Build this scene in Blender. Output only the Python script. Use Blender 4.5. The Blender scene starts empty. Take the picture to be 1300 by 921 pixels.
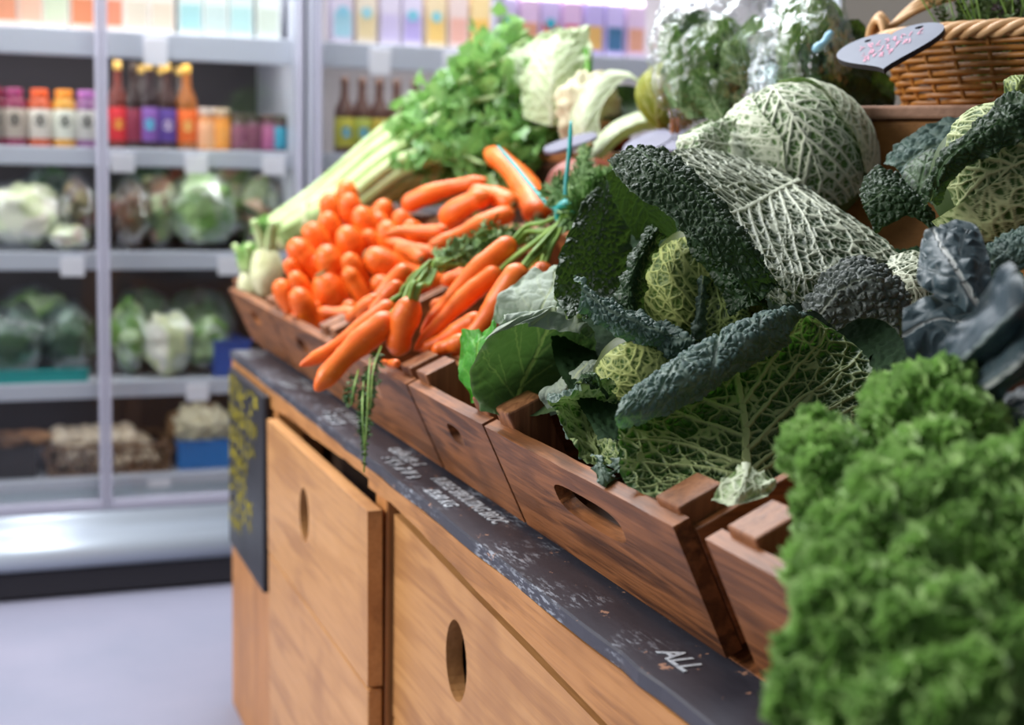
import bpy, bmesh, math, random
import numpy as np
from mathutils import Vector, Matrix
from mathutils.geometry import tessellate_polygon

random.seed(7)
rng = np.random.default_rng(7)
scene = bpy.context.scene
COL = scene.collection
H = 1.30                                   # eye height above the floor

# ------------------------------------------------------------------ camera (optical centre of the photo at 650,415)
f = 1800.0
_a, _p, _r = math.radians(20.5), math.radians(6.4), math.radians(1.15)
FW = np.array([math.sin(_a)*math.cos(_p), math.cos(_a)*math.cos(_p), -math.sin(_p)])
R0 = np.array([math.cos(_a), -math.sin(_a), 0.0])
U0 = np.cross(R0, FW)
RT = math.cos(_r)*R0 + math.sin(_r)*U0
UP = math.cos(_r)*U0 - math.sin(_r)*R0
CAM = np.array([0.0, 0.0, H])
def ray(u, v): return FW + RT*(u-650)/f + UP*(415-v)/f
DSC = 1.0
def D(u, v, d): return CAM + ray(u, v)*d*DSC
def onz(u, v, z): q = ray(u, v); return CAM + q*((z-H)/q[2])
def onx(u, v, x): q = ray(u, v); return CAM + q*(x/q[0])
def ony(u, v, y): q = ray(u, v); return CAM + q*(y/q[1])
cd = bpy.data.cameras.new('camera'); cam = bpy.data.objects.new('camera', cd); COL.objects.link(cam)
cam.matrix_world = Matrix(((RT[0], UP[0], -FW[0], 0), (RT[1], UP[1], -FW[1], 0), (RT[2], UP[2], -FW[2], H), (0, 0, 0, 1)))
cd.sensor_width = 36; cd.lens = f*36/1300; cd.shift_y = -45.5/1300
cd.clip_start = .05; cd.clip_end = 60
cd.dof.use_dof = True; cd.dof.focus_distance = 1.48; cd.dof.aperture_fstop = 3.8
scene.camera = cam

# ------------------------------------------------------------------ numeric helpers
def unit(v):
    v = np.asarray(v, float); return v/(np.linalg.norm(v, axis=-1, keepdims=True)+1e-12)
def hsh(ix, iy, iz=0, s=0):
    n = (ix.astype(np.int64)*374761393 + iy.astype(np.int64)*668265263 + np.asarray(iz).astype(np.int64)*2147483647 + s*1274126177) & 0xffffffff
    n = ((n ^ (n >> 13))*1274126177) & 0xffffffff
    n = (n ^ (n >> 16)) & 0xffffffff
    n = (n*2246822519) & 0xffffffff
    return ((n ^ (n >> 15)) & 0xffffff)/float(0xffffff)
def vnoise(P, s=0):
    P = np.asarray(P, float)
    if P.shape[-1] == 2: P = np.concatenate([P, np.zeros(P.shape[:-1]+(1,))], -1)
    I = np.floor(P).astype(np.int64); F = P-I; F = F*F*(3-2*F)
    o = 0
    for dx in (0, 1):
        for dy in (0, 1):
            for dz in (0, 1):
                w = (F[..., 0] if dx else 1-F[..., 0])*(F[..., 1] if dy else 1-F[..., 1])*(F[..., 2] if dz else 1-F[..., 2])
                o = o + w*hsh(I[..., 0]+dx, I[..., 1]+dy, I[..., 2]+dz, s)
    return o*2-1
def fbm(P, s=0, n=3):
    P = np.asarray(P, float); o = 0; a = 1.0
    for k in range(n): o = o + a*vnoise(P*(2.03**k), s+k); a *= .5
    return o
def vor(x, y, s=0):                       # F1, F2 of a jittered grid
    ix, iy = np.floor(x).astype(np.int64), np.floor(y).astype(np.int64)
    f1 = np.full(x.shape, 9.0); f2 = np.full(x.shape, 9.0)
    for dx in (-1, 0, 1):
        for dy in (-1, 0, 1):
            cx, cy = ix+dx, iy+dy
            px = cx + .12+.76*hsh(cx, cy, 0, s); py = cy + .12+.76*hsh(cx, cy, 1, s)
            d = np.hypot(x-px, y-py)
            f2 = np.where(d < f1, f1, np.minimum(f2, d)); f1 = np.minimum(f1, d)
    return f1, f2
def vor3(P, s=0):
    I = np.floor(P).astype(np.int64); f1 = np.full(P.shape[:-1], 9.0); f2 = np.full(P.shape[:-1], 9.0)
    for dx in (-1, 0, 1):
        for dy in (-1, 0, 1):
            for dz in (-1, 0, 1):
                c = [I[..., 0]+dx, I[..., 1]+dy, I[..., 2]+dz]
                d = 0
                for k in range(3): d = d+(P[..., k]-(c[k]+.16+.68*hsh(c[0], c[1], c[2], s+k*7)))**2
                d = np.sqrt(d); f2 = np.where(d < f1, f1, np.minimum(f2, d)); f1 = np.minimum(f1, d)
    return f1, f2
def sstep(a, b, x):
    t = np.clip((x-a)/(b-a), 0, 1); return t*t*(3-2*t)
def cmat(n, m):                           # Catmull-Rom matrix n samples x m control points
    if m == 2:
        t = np.linspace(0, 1, n); return np.stack([1-t, t], 1)
    B = np.zeros((n, m))
    for i, t in enumerate(np.linspace(0, m-1, n)):
        k = min(int(t), m-2); q = t-k
        w = [(-q**3+2*q*q-q)/2, (3*q**3-5*q*q+2)/2, (-3*q**3+4*q*q+q)/2, (q**3-q*q)/2]
        for j, ww in zip((k-1, k, k+1, k+2), w):
            if j < 0: B[i, 0] += 2*ww; B[i, 1] -= ww
            elif j > m-1: B[i, m-1] += 2*ww; B[i, m-2] -= ww
            else: B[i, j] += ww
    return B
def curve(pts, n):
    pts = np.asarray(pts, float); return cmat(n, len(pts)) @ pts

# ------------------------------------------------------------------ objects
def tag(o, label=None, cat=None, group=None, kind=None):
    if label: o['label'] = label
    if cat: o['category'] = cat
    if group: o['group'] = group
    if kind: o['kind'] = kind
    return o
def thing(name, label, cat, loc=(0, 0, 0), group=None):
    o = bpy.data.objects.new(name, None); COL.objects.link(o); o.empty_display_size = .03
    o.location = tuple(float(c) for c in loc); o['loc0'] = [float(c) for c in loc]
    return tag(o, label, cat, group)
def loc0(o): return np.array(list(o['loc0'])) if 'loc0' in o.keys() else np.zeros(3)
def mk(name, V, F, mat, parent=None, smooth=True, attrs=None, origin=None):
    """V in world coordinates; the object's origin is its parent's base or its own base."""
    V = np.asarray(V, float).reshape(-1, 3)
    if parent is not None: org = loc0(parent)
    elif origin is not None: org = np.asarray(origin, float)
    else: org = np.array([(V[:, 0].min()+V[:, 0].max())/2, (V[:, 1].min()+V[:, 1].max())/2, V[:, 2].min()])
    me = bpy.data.meshes.new(name)
    L = V-org
    if isinstance(F, np.ndarray) and F.ndim == 2:
        k = F.shape[1]; nf = len(F)
        me.vertices.add(len(L)); me.vertices.foreach_set('co', L.astype(np.float32).ravel())
        me.loops.add(nf*k); me.loops.foreach_set('vertex_index', F.astype(np.int32).ravel())
        me.polygons.add(nf); me.polygons.foreach_set('loop_start', np.arange(0, nf*k, k, dtype=np.int32))
        me.polygons.foreach_set('loop_total', np.full(nf, k, np.int32))
        me.update(calc_edges=True)
    else:
        me.from_pydata([tuple(v) for v in L], [], [tuple(int(i) for i in q) for q in F]); me.update()
    if smooth: me.polygons.foreach_set('use_smooth', [True]*len(me.polygons))
    for k, a in (attrs or {}).items():
        at = me.attributes.new(k, 'FLOAT', 'POINT'); at.data.foreach_set('value', np.asarray(a, np.float32).ravel())
    for m in (mat if isinstance(mat, (list, tuple)) else [mat]): me.materials.append(m)
    o = bpy.data.objects.new(name, me); COL.objects.link(o)
    if parent is not None: o.parent = parent; o['loc0'] = [float(c) for c in org]
    else: o.location = tuple(org); o['loc0'] = [float(c) for c in org]
    return o
def mark(name, V, F, mat, label, cat, group=None, kind=None, **k):
    return tag(mk(name, V, F, mat, None, **k), label, cat, group, kind)
def clean(o):
    for x in list(bpy.data.objects):
        if 'loc0' in x.keys(): del x['loc0']

class MB:
    def __init__(s): s.V = []; s.F = []; s.n = 0
    def add(s, V, F):
        V = np.asarray(V, float).reshape(-1, 3); s.V.append(V)
        s.F += [tuple(int(i)+s.n for i in q) for q in F]; s.n += len(V); return s
    def box(s, M, size, bev=0.0, seg=2):
        bm = bmesh.new(); bmesh.ops.create_cube(bm, size=1)
        for v in bm.verts: v.co = Vector((v.co.x*size[0], v.co.y*size[1], v.co.z*size[2]))
        if bev: bmesh.ops.bevel(bm, geom=list(bm.edges), offset=bev, segments=seg, affect='EDGES', profile=.5)
        bm.verts.index_update()
        V = np.array([(M @ v.co)[:] for v in bm.verts]); F = [[v.index for v in q.verts] for q in bm.faces]
        bm.free(); return s.add(V, F)
    def ab(s, lo, hi, bev=0.0, seg=2):     # axis aligned box between two corners
        lo = np.minimum(lo, hi)*1.0; hi = np.maximum(lo, hi)*1.0
        return s.box(Matrix.Translation(Vector((lo+hi)/2)), hi-lo, bev, seg)
    def tube(s, pts, rad, n=8, cap=True): return s.add(*tube(pts, rad, n, cap))
    def build(s, name, mat, parent=None, smooth=False, **k):
        return mk(name, np.concatenate(s.V), s.F, mat, parent, smooth, **k)
    def mark(s, name, mat, label, cat, group=None, kind=None, smooth=False, **k):
        return tag(s.build(name, mat, None, smooth, **k), label, cat, group, kind)

def frames(P, up=None):
    T = np.gradient(P, axis=0); T = unit(T)
    n = np.array([0, 0, 1.0]) if up is None else np.asarray(up, float)
    if abs(T[0] @ n) > .95: n = np.array([1.0, 0, 0])
    N = np.zeros_like(P); q = n
    for i in range(len(P)):
        q = q - T[i]*(q @ T[i]); q = q/(np.linalg.norm(q)+1e-12); N[i] = q
    return T, N, np.cross(T, N)
def tube(P, rad, n=8, cap=True, prof=None, up=None):
    P = np.asarray(P, float); m = len(P)
    rad = np.full(m, rad, float) if np.ndim(rad) == 0 else np.asarray(rad, float)
    T, N, B = frames(P, up)
    if prof is None:
        a = np.linspace(0, 2*np.pi, n, endpoint=False); prof = np.stack([np.cos(a), np.sin(a)], 1)
    n = len(prof)
    V = P[:, None] + rad[:, None, None]*(prof[None, :, 0:1]*N[:, None] + prof[None, :, 1:2]*B[:, None])
    F = [(i*n+j, i*n+(j+1) % n, (i+1)*n+(j+1) % n, (i+1)*n+j) for i in range(m-1) for j in range(n)]
    if cap: F += [tuple(range(n-1, -1, -1)), tuple((m-1)*n+j for j in range(n))]
    return V.reshape(-1, 3), F
def gridf(nv, nu, wrap=False):
    i = np.arange(nv-1)[:, None]; j = np.arange(nu if wrap else nu-1)[None]
    j2 = (j+1) % nu
    return np.stack([i*nu+j, i*nu+j2, (i+1)*nu+j2, (i+1)*nu+j], -1).reshape(-1, 4)
def lathe(prof, n=24, M=None):            # prof: list of (r, z)
    prof = np.asarray(prof, float); a = np.linspace(0, 2*np.pi, n, endpoint=False)
    V = np.stack([prof[:, 0:1]*np.cos(a), prof[:, 0:1]*np.sin(a), np.repeat(prof[:, 1:2], n, 1)], -1).reshape(-1, 3)
    if M is not None: V = V @ M[0].T + M[1]
    return V, [tuple(q) for q in gridf(len(prof), n, True)]
def plate(outline, holes, th, O, ex, ey, ez):
    """a flat board: 2-D outline with holes in the ex, ey plane at O, extruded th along ez."""
    loops = [np.asarray(outline, float)]+[np.asarray(h, float) for h in holes]
    tri = tessellate_polygon([[Vector((p[0], p[1], 0)) for p in l] for l in loops])
    A = np.concatenate(loops); n = len(A)
    V0 = O + A[:, 0:1]*ex + A[:, 1:2]*ey; V = np.concatenate([V0, V0+np.asarray(ez)*th])
    F = []
    for t in tri:
        a, b, c = (A[i] for i in t)
        t = tuple(t) if (b[0]-a[0])*(c[1]-a[1])-(b[1]-a[1])*(c[0]-a[0]) > 0 else (t[0], t[2], t[1])
        F += [(t[2], t[1], t[0]), (t[0]+n, t[1]+n, t[2]+n)]
    k = 0
    for l in loops:
        m = len(l)
        for j in range(m): F.append((k+j, k+(j+1) % m, k+(j+1) % m+n, k+j+n))
        k += m
    return V, F
def fixnormals(o):
    bm = bmesh.new(); bm.from_mesh(o.data); bmesh.ops.recalc_face_normals(bm, faces=bm.faces); bm.to_mesh(o.data); bm.free(); return o
def bevmod(o, w, seg=2):
    m = o.modifiers.new('edge', 'BEVEL'); m.width = w; m.segments = seg; m.limit_method = 'ANGLE'; m.angle_limit = math.radians(40); return o
def basis(ex, ey, ez, O):
    return Matrix(((ex[0], ey[0], ez[0], O[0]), (ex[1], ey[1], ez[1], O[1]), (ex[2], ey[2], ez[2], O[2]), (0, 0, 0, 1)))

# ------------------------------------------------------------------ materials
def lin(c):
    if isinstance(c, str): c = [int(c[i:i+2], 16)/255 for i in (0, 2, 4)]
    return tuple(((x/12.92) if x <= .04045 else ((x+.055)/1.055)**2.4) for x in c[:3])+(1.0,)
class NT:
    def __init__(s, name):
        s.m = bpy.data.materials.new(name); s.m.use_nodes = True; s.t = s.m.node_tree; s.t.nodes.clear()
        s.out = s.n('ShaderNodeOutputMaterial')
    def n(s, typ, ins=None, **props):
        o = s.t.nodes.new(typ)
        for k, v in props.items(): setattr(o, k, v)
        for k, v in (ins or {}).items():
            i = o.inputs[k]
            if isinstance(v, bpy.types.NodeSocket): s.t.links.new(v, i)
            else: i.default_value = v
        return o
    def link(s, a, b): s.t.links.new(a, b)
    def mix(s, fac, a, b, mode='MIX'):
        o = s.n('ShaderNodeMix', data_type='RGBA', blend_type=mode)
        for k, v in ((0, fac), (6, a), (7, b)):
            if isinstance(v, bpy.types.NodeSocket): s.link(v, o.inputs[k])
            else: o.inputs[k].default_value = v
        return o.outputs[2]
    def math(s, op, a, b=0.0, c=0.0):
        o = s.n('ShaderNodeMath', operation=op)
        for k, v in enumerate((a, b, c)):
            if isinstance(v, bpy.types.NodeSocket): s.link(v, o.inputs[k])
            else: o.inputs[k].default_value = v
        return o.outputs[0]
    def ramp(s, fac, stops):
        o = s.n('ShaderNodeValToRGB', {'Fac': fac}); e = o.color_ramp.elements
        while len(e) < len(stops): e.new(.5)
        for q, (p, c) in zip(e, stops): q.position = p; q.color = c
        return o.outputs['Color']
    def coords(s, scale=(1, 1, 1), rand=True, kind='Object'):
        tc = s.n('ShaderNodeTexCoord').outputs[kind]
        if rand:
            r = s.n('ShaderNodeObjectInfo').outputs['Random']
            r3 = s.n('ShaderNodeCombineXYZ', {0: s.math('MULTIPLY', r, 7.3), 1: s.math('MULTIPLY', r, 13.1), 2: s.math('MULTIPLY', r, 3.7)}).outputs[0]
            tc = s.n('ShaderNodeVectorMath', {0: tc, 1: r3}, operation='ADD').outputs[0]
        return s.n('ShaderNodeMapping', {'Vector': tc, 'Scale': scale}).outputs[0]
    def noise(s, v, scale, detail=4, rough=.55, dist=0): return s.n('ShaderNodeTexNoise', {'Vector': v, 'Scale': scale, 'Detail': detail, 'Roughness': rough, 'Distortion': dist}).outputs['Fac']
    def bump(s, h, st=.3, d=.002): return s.n('ShaderNodeBump', {'Height': h, 'Strength': st, 'Distance': d}).outputs[0]
    def bsdf(s, col, rough=.5, **k):
        ins = {'Base Color': col, 'Roughness': rough}; ins.update({a.replace('_', ' '): b for a, b in k.items()})
        return s.n('ShaderNodeBsdfPrincipled', ins).outputs[0]
    def done(s, sh): s.link(sh, s.out.inputs['Surface']); return s.m
def plain(name, col, rough=.5, **k):
    t = NT(name); return t.done(t.bsdf(lin(col), rough, **k))
def speck(name, c1, c2, scale=30, rough=.5, bump=.0, **k):
    t = NT(name); v = t.coords(); n = t.noise(v, scale, 5)
    ins = dict(k)
    if bump: ins['Normal'] = t.bump(n, bump)
    return t.done(t.bsdf(t.ramp(n, [(.3, lin(c1)), (.7, lin(c2))]), rough, **ins))
def wood(name, light, mid, dark, axis='Y', rough=.55, sc=1.0, wear=None, spec=.4, fig=.10):
    t = NT(name)
    s = {'X': (3, 28, 28), 'Y': (28, 3, 28), 'Z': (28, 28, 3)}[axis]; s = tuple(q*sc for q in s)
    v = t.coords(s); n1 = t.noise(v, 1.0, 4, .5, .35)
    s2 = {'X': (8, 260, 260), 'Y': (260, 8, 260), 'Z': (260, 260, 8)}[axis]
    n2 = t.noise(t.coords(tuple(q*sc for q in s2)), 1.0, 3, .6, .3)
    n3 = t.noise(t.coords(), 5, 3)
    rings = t.math('SINE', t.math('MULTIPLY', n1, 30.0))
    c = t.ramp(t.math('MULTIPLY_ADD', rings, fig, t.math('MULTIPLY_ADD', n2, .45, t.math('MULTIPLY', n1, .5))), [(.22, lin(dark)), (.5, lin(mid)), (.78, lin(light))])
    c = t.mix(t.math('MULTIPLY', sstep_node(t, .5, .72, n3), .55), c, lin(dark))
    if wear:
        w = sstep_node(t, .60, .68, t.noise(t.coords(), 28, 6, .7)); c = t.mix(w, c, lin(wear))
    h = t.math('MULTIPLY_ADD', rings, .25, n2)
    return t.done(t.bsdf(c, rough, Normal=t.bump(h, .35, .0015), **{'Specular IOR Level': spec}))
def sstep_node(t, a, b, x):
    return t.n('ShaderNodeMapRange', {0: x, 1: a, 2: b, 3: 0.0, 4: 1.0}, interpolation_type='SMOOTHSTEP').outputs[0]
def leafmat(name, top, topv, und, undv, rough=.42, trans=.25, transcol='6f9a35', bump=.3, sheen=.5, sat=0.5):
    """two-sided leaf: 'vein' carries the vein network, the underside is paler with raised veins"""
    t = NT(name); v = t.coords(rand=True)
    vein = t.n('ShaderNodeAttribute', attribute_name='vein').outputs['Fac']
    age = t.n('ShaderNodeAttribute', attribute_name='age').outputs['Fac']
    n = t.noise(v, 38, 4); n2 = t.noise(v, 300, 3)
    tc = t.mix(n, lin(top[0]), lin(top[1])); tc = t.mix(t.math('MULTIPLY', vein, .8), tc, lin(topv))
    uc = t.mix(n, lin(und[0]), lin(und[1])); uc = t.mix(vein, uc, lin(undv))
    back = t.n('ShaderNodeNewGeometry').outputs['Backfacing']
    c = t.mix(back, tc, uc)
    c = t.mix(t.math('MULTIPLY', age, .7), c, lin(topv))
    nb = t.bump(t.math('ADD', n2, t.math('MULTIPLY', t.noise(v, 90, 2), .7)), bump, .001)
    p = t.bsdf(c, t.math('ADD', rough, .08), Normal=nb, **{'Specular IOR Level': sheen*.6})
    tr = t.n('ShaderNodeBsdfTranslucent', {'Color': t.mix(.6, c, lin(transcol)), 'Normal': nb}).outputs[0]
    return t.done(t.n('ShaderNodeMixShader', {0: trans, 1: p, 2: tr}).outputs[0])

# ------------------------------------------------------------------ leaves
def leaf(name, rows, mat, parent, face='top', res=(120, 120), cell=.011, bump=.0025, vw=1.0, sec=.022, ang=52, ruffle=0.0, rfreq=60,
         wob=.004, midw=.0035, quat=.55, curl=None, seed=0, centre=None, edge=.06, secw=.0014, terw=.0010, ret=False, smoothleaf=False, sv=.95, fine=.45, tooth=1.0, palm=False):
    """rows (base to tip) of control points across the blade -> a blade with midrib, side veins and a net of cells;
    cells bulge to the upper side, veins stand out below."""
    C = np.array([[D(*q) if len(q) == 3 and not isinstance(q, np.ndarray) else np.asarray(q, float) for q in r] for r in rows])
    nv, nu = res; m, k = C.shape[:2]
    P = np.einsum('im,mkc->ikc', cmat(nv, m), C); P = np.einsum('jk,ikc->ijc', cmat(nu, k), P)
    du = np.gradient(P, axis=1); dv = np.gradient(P, axis=0); N = unit(np.cross(du, dv))
    mid = N[nv//4:3*nv//4, nu//4:3*nu//4].reshape(-1, 3); pc = P[nv//4:3*nv//4, nu//4:3*nu//4].reshape(-1, 3)
    if centre is not None: sgn = -np.sign(np.sum(mid*(pc-centre)))          # wrapper leaf: upper side looks inward
    else: sgn = np.sign(np.sum(mid*(CAM-pc)))*(1 if face == 'top' else -1)
    N = N*sgn
    seg = np.linalg.norm(np.diff(P, axis=1), axis=2); S = np.concatenate([np.zeros((nv, 1)), np.cumsum(seg, 1)], 1)
    j0 = (nu-1)//2; S = S-S[:, j0:j0+1]
    segv = np.linalg.norm(np.diff(P, axis=0), axis=2); tcol = np.concatenate([np.zeros((1, nu)), np.cumsum(segv, 0)], 0)
    T = .5*tcol + .5*tcol[:, j0:j0+1]
    L = tcol[-1, j0]
    rnd = np.random.default_rng(1000+seed)
    wn = np.stack([S, T], -1)/.03
    # midrib, side veins and their forks as curves on the blade
    def samp(uu, vv):
        a = np.clip(vv, 0, 1)*(nv-1); b = np.clip(uu, 0, 1)*(nu-1); i0 = np.minimum(a.astype(int), nv-2); k0 = np.minimum(b.astype(int), nu-2); fa = (a-i0)[:, None]; fb = (b-k0)[:, None]
        return (P[i0, k0]*(1-fa)+P[i0+1, k0]*fa)*(1-fb)+(P[i0, k0+1]*(1-fa)+P[i0+1, k0+1]*fa)*fb
    from mathutils.kdtree import KDTree
    pts_, wid_, str_ = [], [], []
    def addv(uu, vv, w_, st_):
        ok = (vv <= .985) & (vv >= 0) & (uu > .01) & (uu < .99)
        if ok.sum() < 3: return
        uu, vv, w_ = uu[ok], vv[ok], w_[ok]
        pts_.append(samp(uu, vv)); wid_.append(w_); str_.append(np.full(len(uu), st_))
    vv = np.linspace(0, .975, 260); addv(.5+.006*np.sin(vv*9+seed), vv, midw*(1-.78*vv), 1.0)
    cot = 1/math.tan(math.radians(ang)); ns = max(2, int(round(L/sec)))
    x = np.linspace(0, 1, 150)
    if sv > 0:
        for sd_ in (-1, 1):
            for k in range(ns):
                q = (k+.25+.5*rnd.random()+(.25 if sd_ > 0 else 0))/ns
                vk = .01+.55*q**1.7 if palm else .02+.84*q
                iv = min(int(vk*(nv-1)), nv-1); hw_ = abs(S[iv, -1 if sd_ > 0 else 0]) if not palm else np.abs(S[nv//2]).max()
                rise = hw_*cot/max(L, 1e-6)*(.85+.3*rnd.random())*(1 if not palm else (.25+1.5*q)); cu = .30*rise
                wgl = .012*np.sin(x*7+6*rnd.random())
                vb = vk+rise*x+cu*x*x+wgl*x; w_ = secw*(1.35-.95*x)
                addv(.5+sd_*.5*x, vb, w_, sv)
                for xf, sg in ((.25+.15*rnd.random(), 1), (.42+.15*rnd.random(), -1), (.62+.1*rnd.random(), 1)):
                    m_ = (x > xf) & (x < xf+.28+.15*rnd.random()); xx = x[m_]-xf
                    addv(.5+sd_*.5*(xf+xx*.85), np.interp(xf, x, vb)+(rise+cu)*xx+sg*(.40*rise+.10)*xx*(1-.9*xx)+.01*np.sin(xx*17+k), secw*.62*(1.1-.7*x[m_])*np.clip(1.15-xx/.45, .3, 1), sv*.95)
    pp = np.concatenate(pts_); ww = np.concatenate(wid_); ss_ = np.concatenate(str_)
    kd = KDTree(len(pp))
    for k, q in enumerate(pp.tolist()): kd.insert(q, k)
    kd.balance()
    fl = P.reshape(-1, 3); fl = fl+.0012*np.stack([vnoise(fl*140, seed+61), vnoise(fl*140, seed+62), vnoise(fl*140, seed+63)], 1)
    idx = np.empty(len(fl), int); dd = np.empty(len(fl))
    for k, q in enumerate(fl.tolist()): _, idx[k], dd[k] = kd.find(q)
    e_sec = (dd-ww[idx]*.5).reshape(nv, nu); st = ss_[idx].reshape(nv, nu); wv_ = ww[idx].reshape(nv, nu)
    p3 = (P+.20*cell*np.stack([vnoise(P/cell*1.5, seed+s__) for s__ in (71, 72, 73)], -1))
    f1, f2 = vor3(p3/(cell*1.25), seed); e_ter = (f2-f1)*.5*cell*1.25-terw*.5
    c2 = cell*.52
    f1b, f2b = vor3(p3/c2+7.3, seed+5); e_q = (f2b-f1b)*.5*c2-terw*.22
    mk_ = lambda e, s: 1-sstep(0, s, e)
    V_sec = mk_(e_sec, .0010)*st; V_ter = mk_(e_ter, .0008); V_q = mk_(e_q, .0006)
    vein = np.maximum.reduce([V_sec, V_ter*.85*vw, V_q*quat*vw])
    rnd_ = lambda e, r_: np.sqrt(np.clip(1-(1-np.clip(e/r_, 0, 1))**2, 0, 1))
    dome = np.minimum(rnd_(e_ter, .40*cell), 1-(1-rnd_(e_sec, .40*cell))*np.clip(st*1.2, 0, 1))
    d2 = rnd_(e_q, .36*c2)
    V_mid = V_sec
    vfrac = np.linspace(0, 1, nv)[:, None]
    un = np.abs(np.linspace(-1, 1, nu))[None]*np.ones((nv, 1)); vn = vfrac*np.ones((1, nu))
    ed = np.maximum(un, np.maximum(vn, 0))
    h = bump*(dome*(1.1-fine) + d2*dome*fine + .15*vnoise(P/.008, seed+9)*dome)
    if smoothleaf: h = bump*sstep(0, 1, e_ter/(.45*cell))*np.clip(e_sec/(.5*cell), 0, 1)**.5
    h = h - .42*wv_*V_sec
    if ruffle:
        rr = ruffle*sstep(.45, 1.0, ed)
        arc = T*np.sign(S)+.5*S
        h = h + rr*(np.sin(arc*rfreq+3*vnoise(wn*.5, seed+21)) + .8*vnoise(np.stack([S, T], -1)/.012, seed+23))
        P = P + (unit(du)*(rr*.7*vnoise(np.stack([T, S], -1)/.014, seed+29))[..., None])
    h = h*(1-.75*sstep(.95, 1.0, un))
    P2 = P + N*h[..., None]
    # toothed margin
    jit = tooth*edge*.02*vnoise(np.stack([T/.005, S*0+seed], -1), seed+31)
    out = unit(du)*np.sign(np.linspace(-1, 1, nu))[None, :, None]
    P2 = P2 + out*(jit*sstep(.9, 1, un))[..., None]
    Fc = gridf(nv, nu)
    if sgn < 0: Fc = Fc[:, ::-1]
    # keep face winding so that the polygon normal is the upper side
    age = np.clip(sstep(.93, 1.0, ed)*.5*(.5+.5*vnoise(wn, seed+41)), 0, 1)
    if ret: return P2.reshape(-1, 3), Fc, vein, age
    return mk(name, P2.reshape(-1, 3), Fc, mat, parent, True, {'vein': vein, 'age': age})
def headleaf(C, R, root, az, cover=2.3, hw=1.3, phi0=.15, flare=0.0, tip=0.0, lift=0.0, taper=.45, m=7, k=7):
    root = unit(root); e1 = unit(np.cross(root, [0.13, .21, .97]) if abs(root[2]) < .9 else np.cross(root, [1., 0, 0])); e2 = np.cross(root, e1)
    ad = math.cos(az)*e1 + math.sin(az)*e2; sd = np.cross(root, ad)
    rows = []
    for i in range(m):
        v = i/(m-1); phi = phi0+cover*v
        mdir = math.cos(phi)*root+math.sin(phi)*ad
        w = hw*(.30+.70*math.sin(min(1, v*1.55)*math.pi/2))*(1-taper*sstep(.7, 1, v))
        row = []
        for j in range(k):
            u = 2*j/(k-1)-1; a = u*w
            d = math.cos(a)*mdir+math.sin(a)*sd
            row.append(C + d*R*(1+lift+flare*abs(u)**2.2*(.3+.7*v)+tip*v**3))
        rows.append(row)
    return rows
# ================================================================== materials
M = {}
M['floor'] = speck('floor_resin', '9695a8', '8a8da0', 3, .4)
M['wall'] = speck('wall_paint', 'd9d6da', 'd2cfd4', 4, .7)
M['white_metal'] = plain('white_metal', 'bcbfcb', .35)
M['grey_metal'] = plain('brushed_grey_metal', 'a6a8b4', .35, Metallic=.35)
M['post_metal'] = plain('door_frame_metal', 'a9a9ba', .4, Metallic=.25)
M['dark'] = plain('dark_plastic', '1d1c22', .5)
M['inner_dark'] = plain('cooler_liner', '3a3238', .6)
M['liner'] = plain('cooler_liner_light', 'cfc6c6', .6)
M['bumper'] = plain('bumper_metal', 'aab4c0', .35, Metallic=.3)
M['tag'] = plain('price_tag_card', 'e9e6ee', .5)
M['teal'] = plain('teal_plastic', '159a97', .4)
M['blue'] = plain('blue_plastic', '1b78c4', .4)
M['navy'] = plain('dark_blue_plastic', '2a4fa0', .4)
M['black_plastic'] = plain('black_plastic_tray', '211e20', .5)
def glassmat():
    t = NT('door_glass')
    tr = t.n('ShaderNodeBsdfTransparent', {'Color': (.97, .985, .985, 1)}).outputs[0]
    gl = t.n('ShaderNodeBsdfGlossy', {'Color': (1, 1, 1, 1), 'Roughness': .04}).outputs[0]
    fr = t.n('ShaderNodeFresnel', {'IOR': 1.45}).outputs[0]
    return t.done(t.n('ShaderNodeMixShader', {0: t.math('MULTIPLY', fr, .6), 1: tr, 2: gl}).outputs[0])
M['glass'] = glassmat()
def filmmat(name, tint=(.96, .98, .97, 1), base=.06, rough=.12, bump=.6, amt=.7):
    t = NT(name); v = t.coords()
    n = t.noise(v, 26, 5, .65, 1.0)
    nb = t.bump(n, bump, .01)
    tr = t.n('ShaderNodeBsdfTransparent', {'Color': tint}).outputs[0]
    gl = t.n('ShaderNodeBsdfGlossy', {'Color': (.95, .97, 1, 1), 'Roughness': rough, 'Normal': nb}).outputs[0]
    fr = t.n('ShaderNodeFresnel', {'IOR': 1.5, 'Normal': nb}).outputs[0]
    fac = t.math('ADD', t.math('MULTIPLY', fr, amt), base)
    return t.done(t.n('ShaderNodeMixShader', {0: fac, 1: tr, 2: gl}).outputs[0])
M['film'] = filmmat('clear_film', base=.0, bump=.5, amt=.38)
def saladmat(name, cols, scale=22):
    t = NT(name); v = t.coords()
    vo = t.n('ShaderNodeTexVoronoi', {'Vector': v, 'Scale': scale})
    r = t.n('ShaderNodeSeparateColor', {0: vo.outputs['Color']}).outputs[0]
    k = len(cols); c = t.ramp(r, [(i/(k-1) if k > 1 else 0, lin(x)) for i, x in enumerate(cols)])
    return t.done(t.bsdf(c, .5, Normal=t.bump(vo.outputs['Distance'], .6, .01)))

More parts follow.
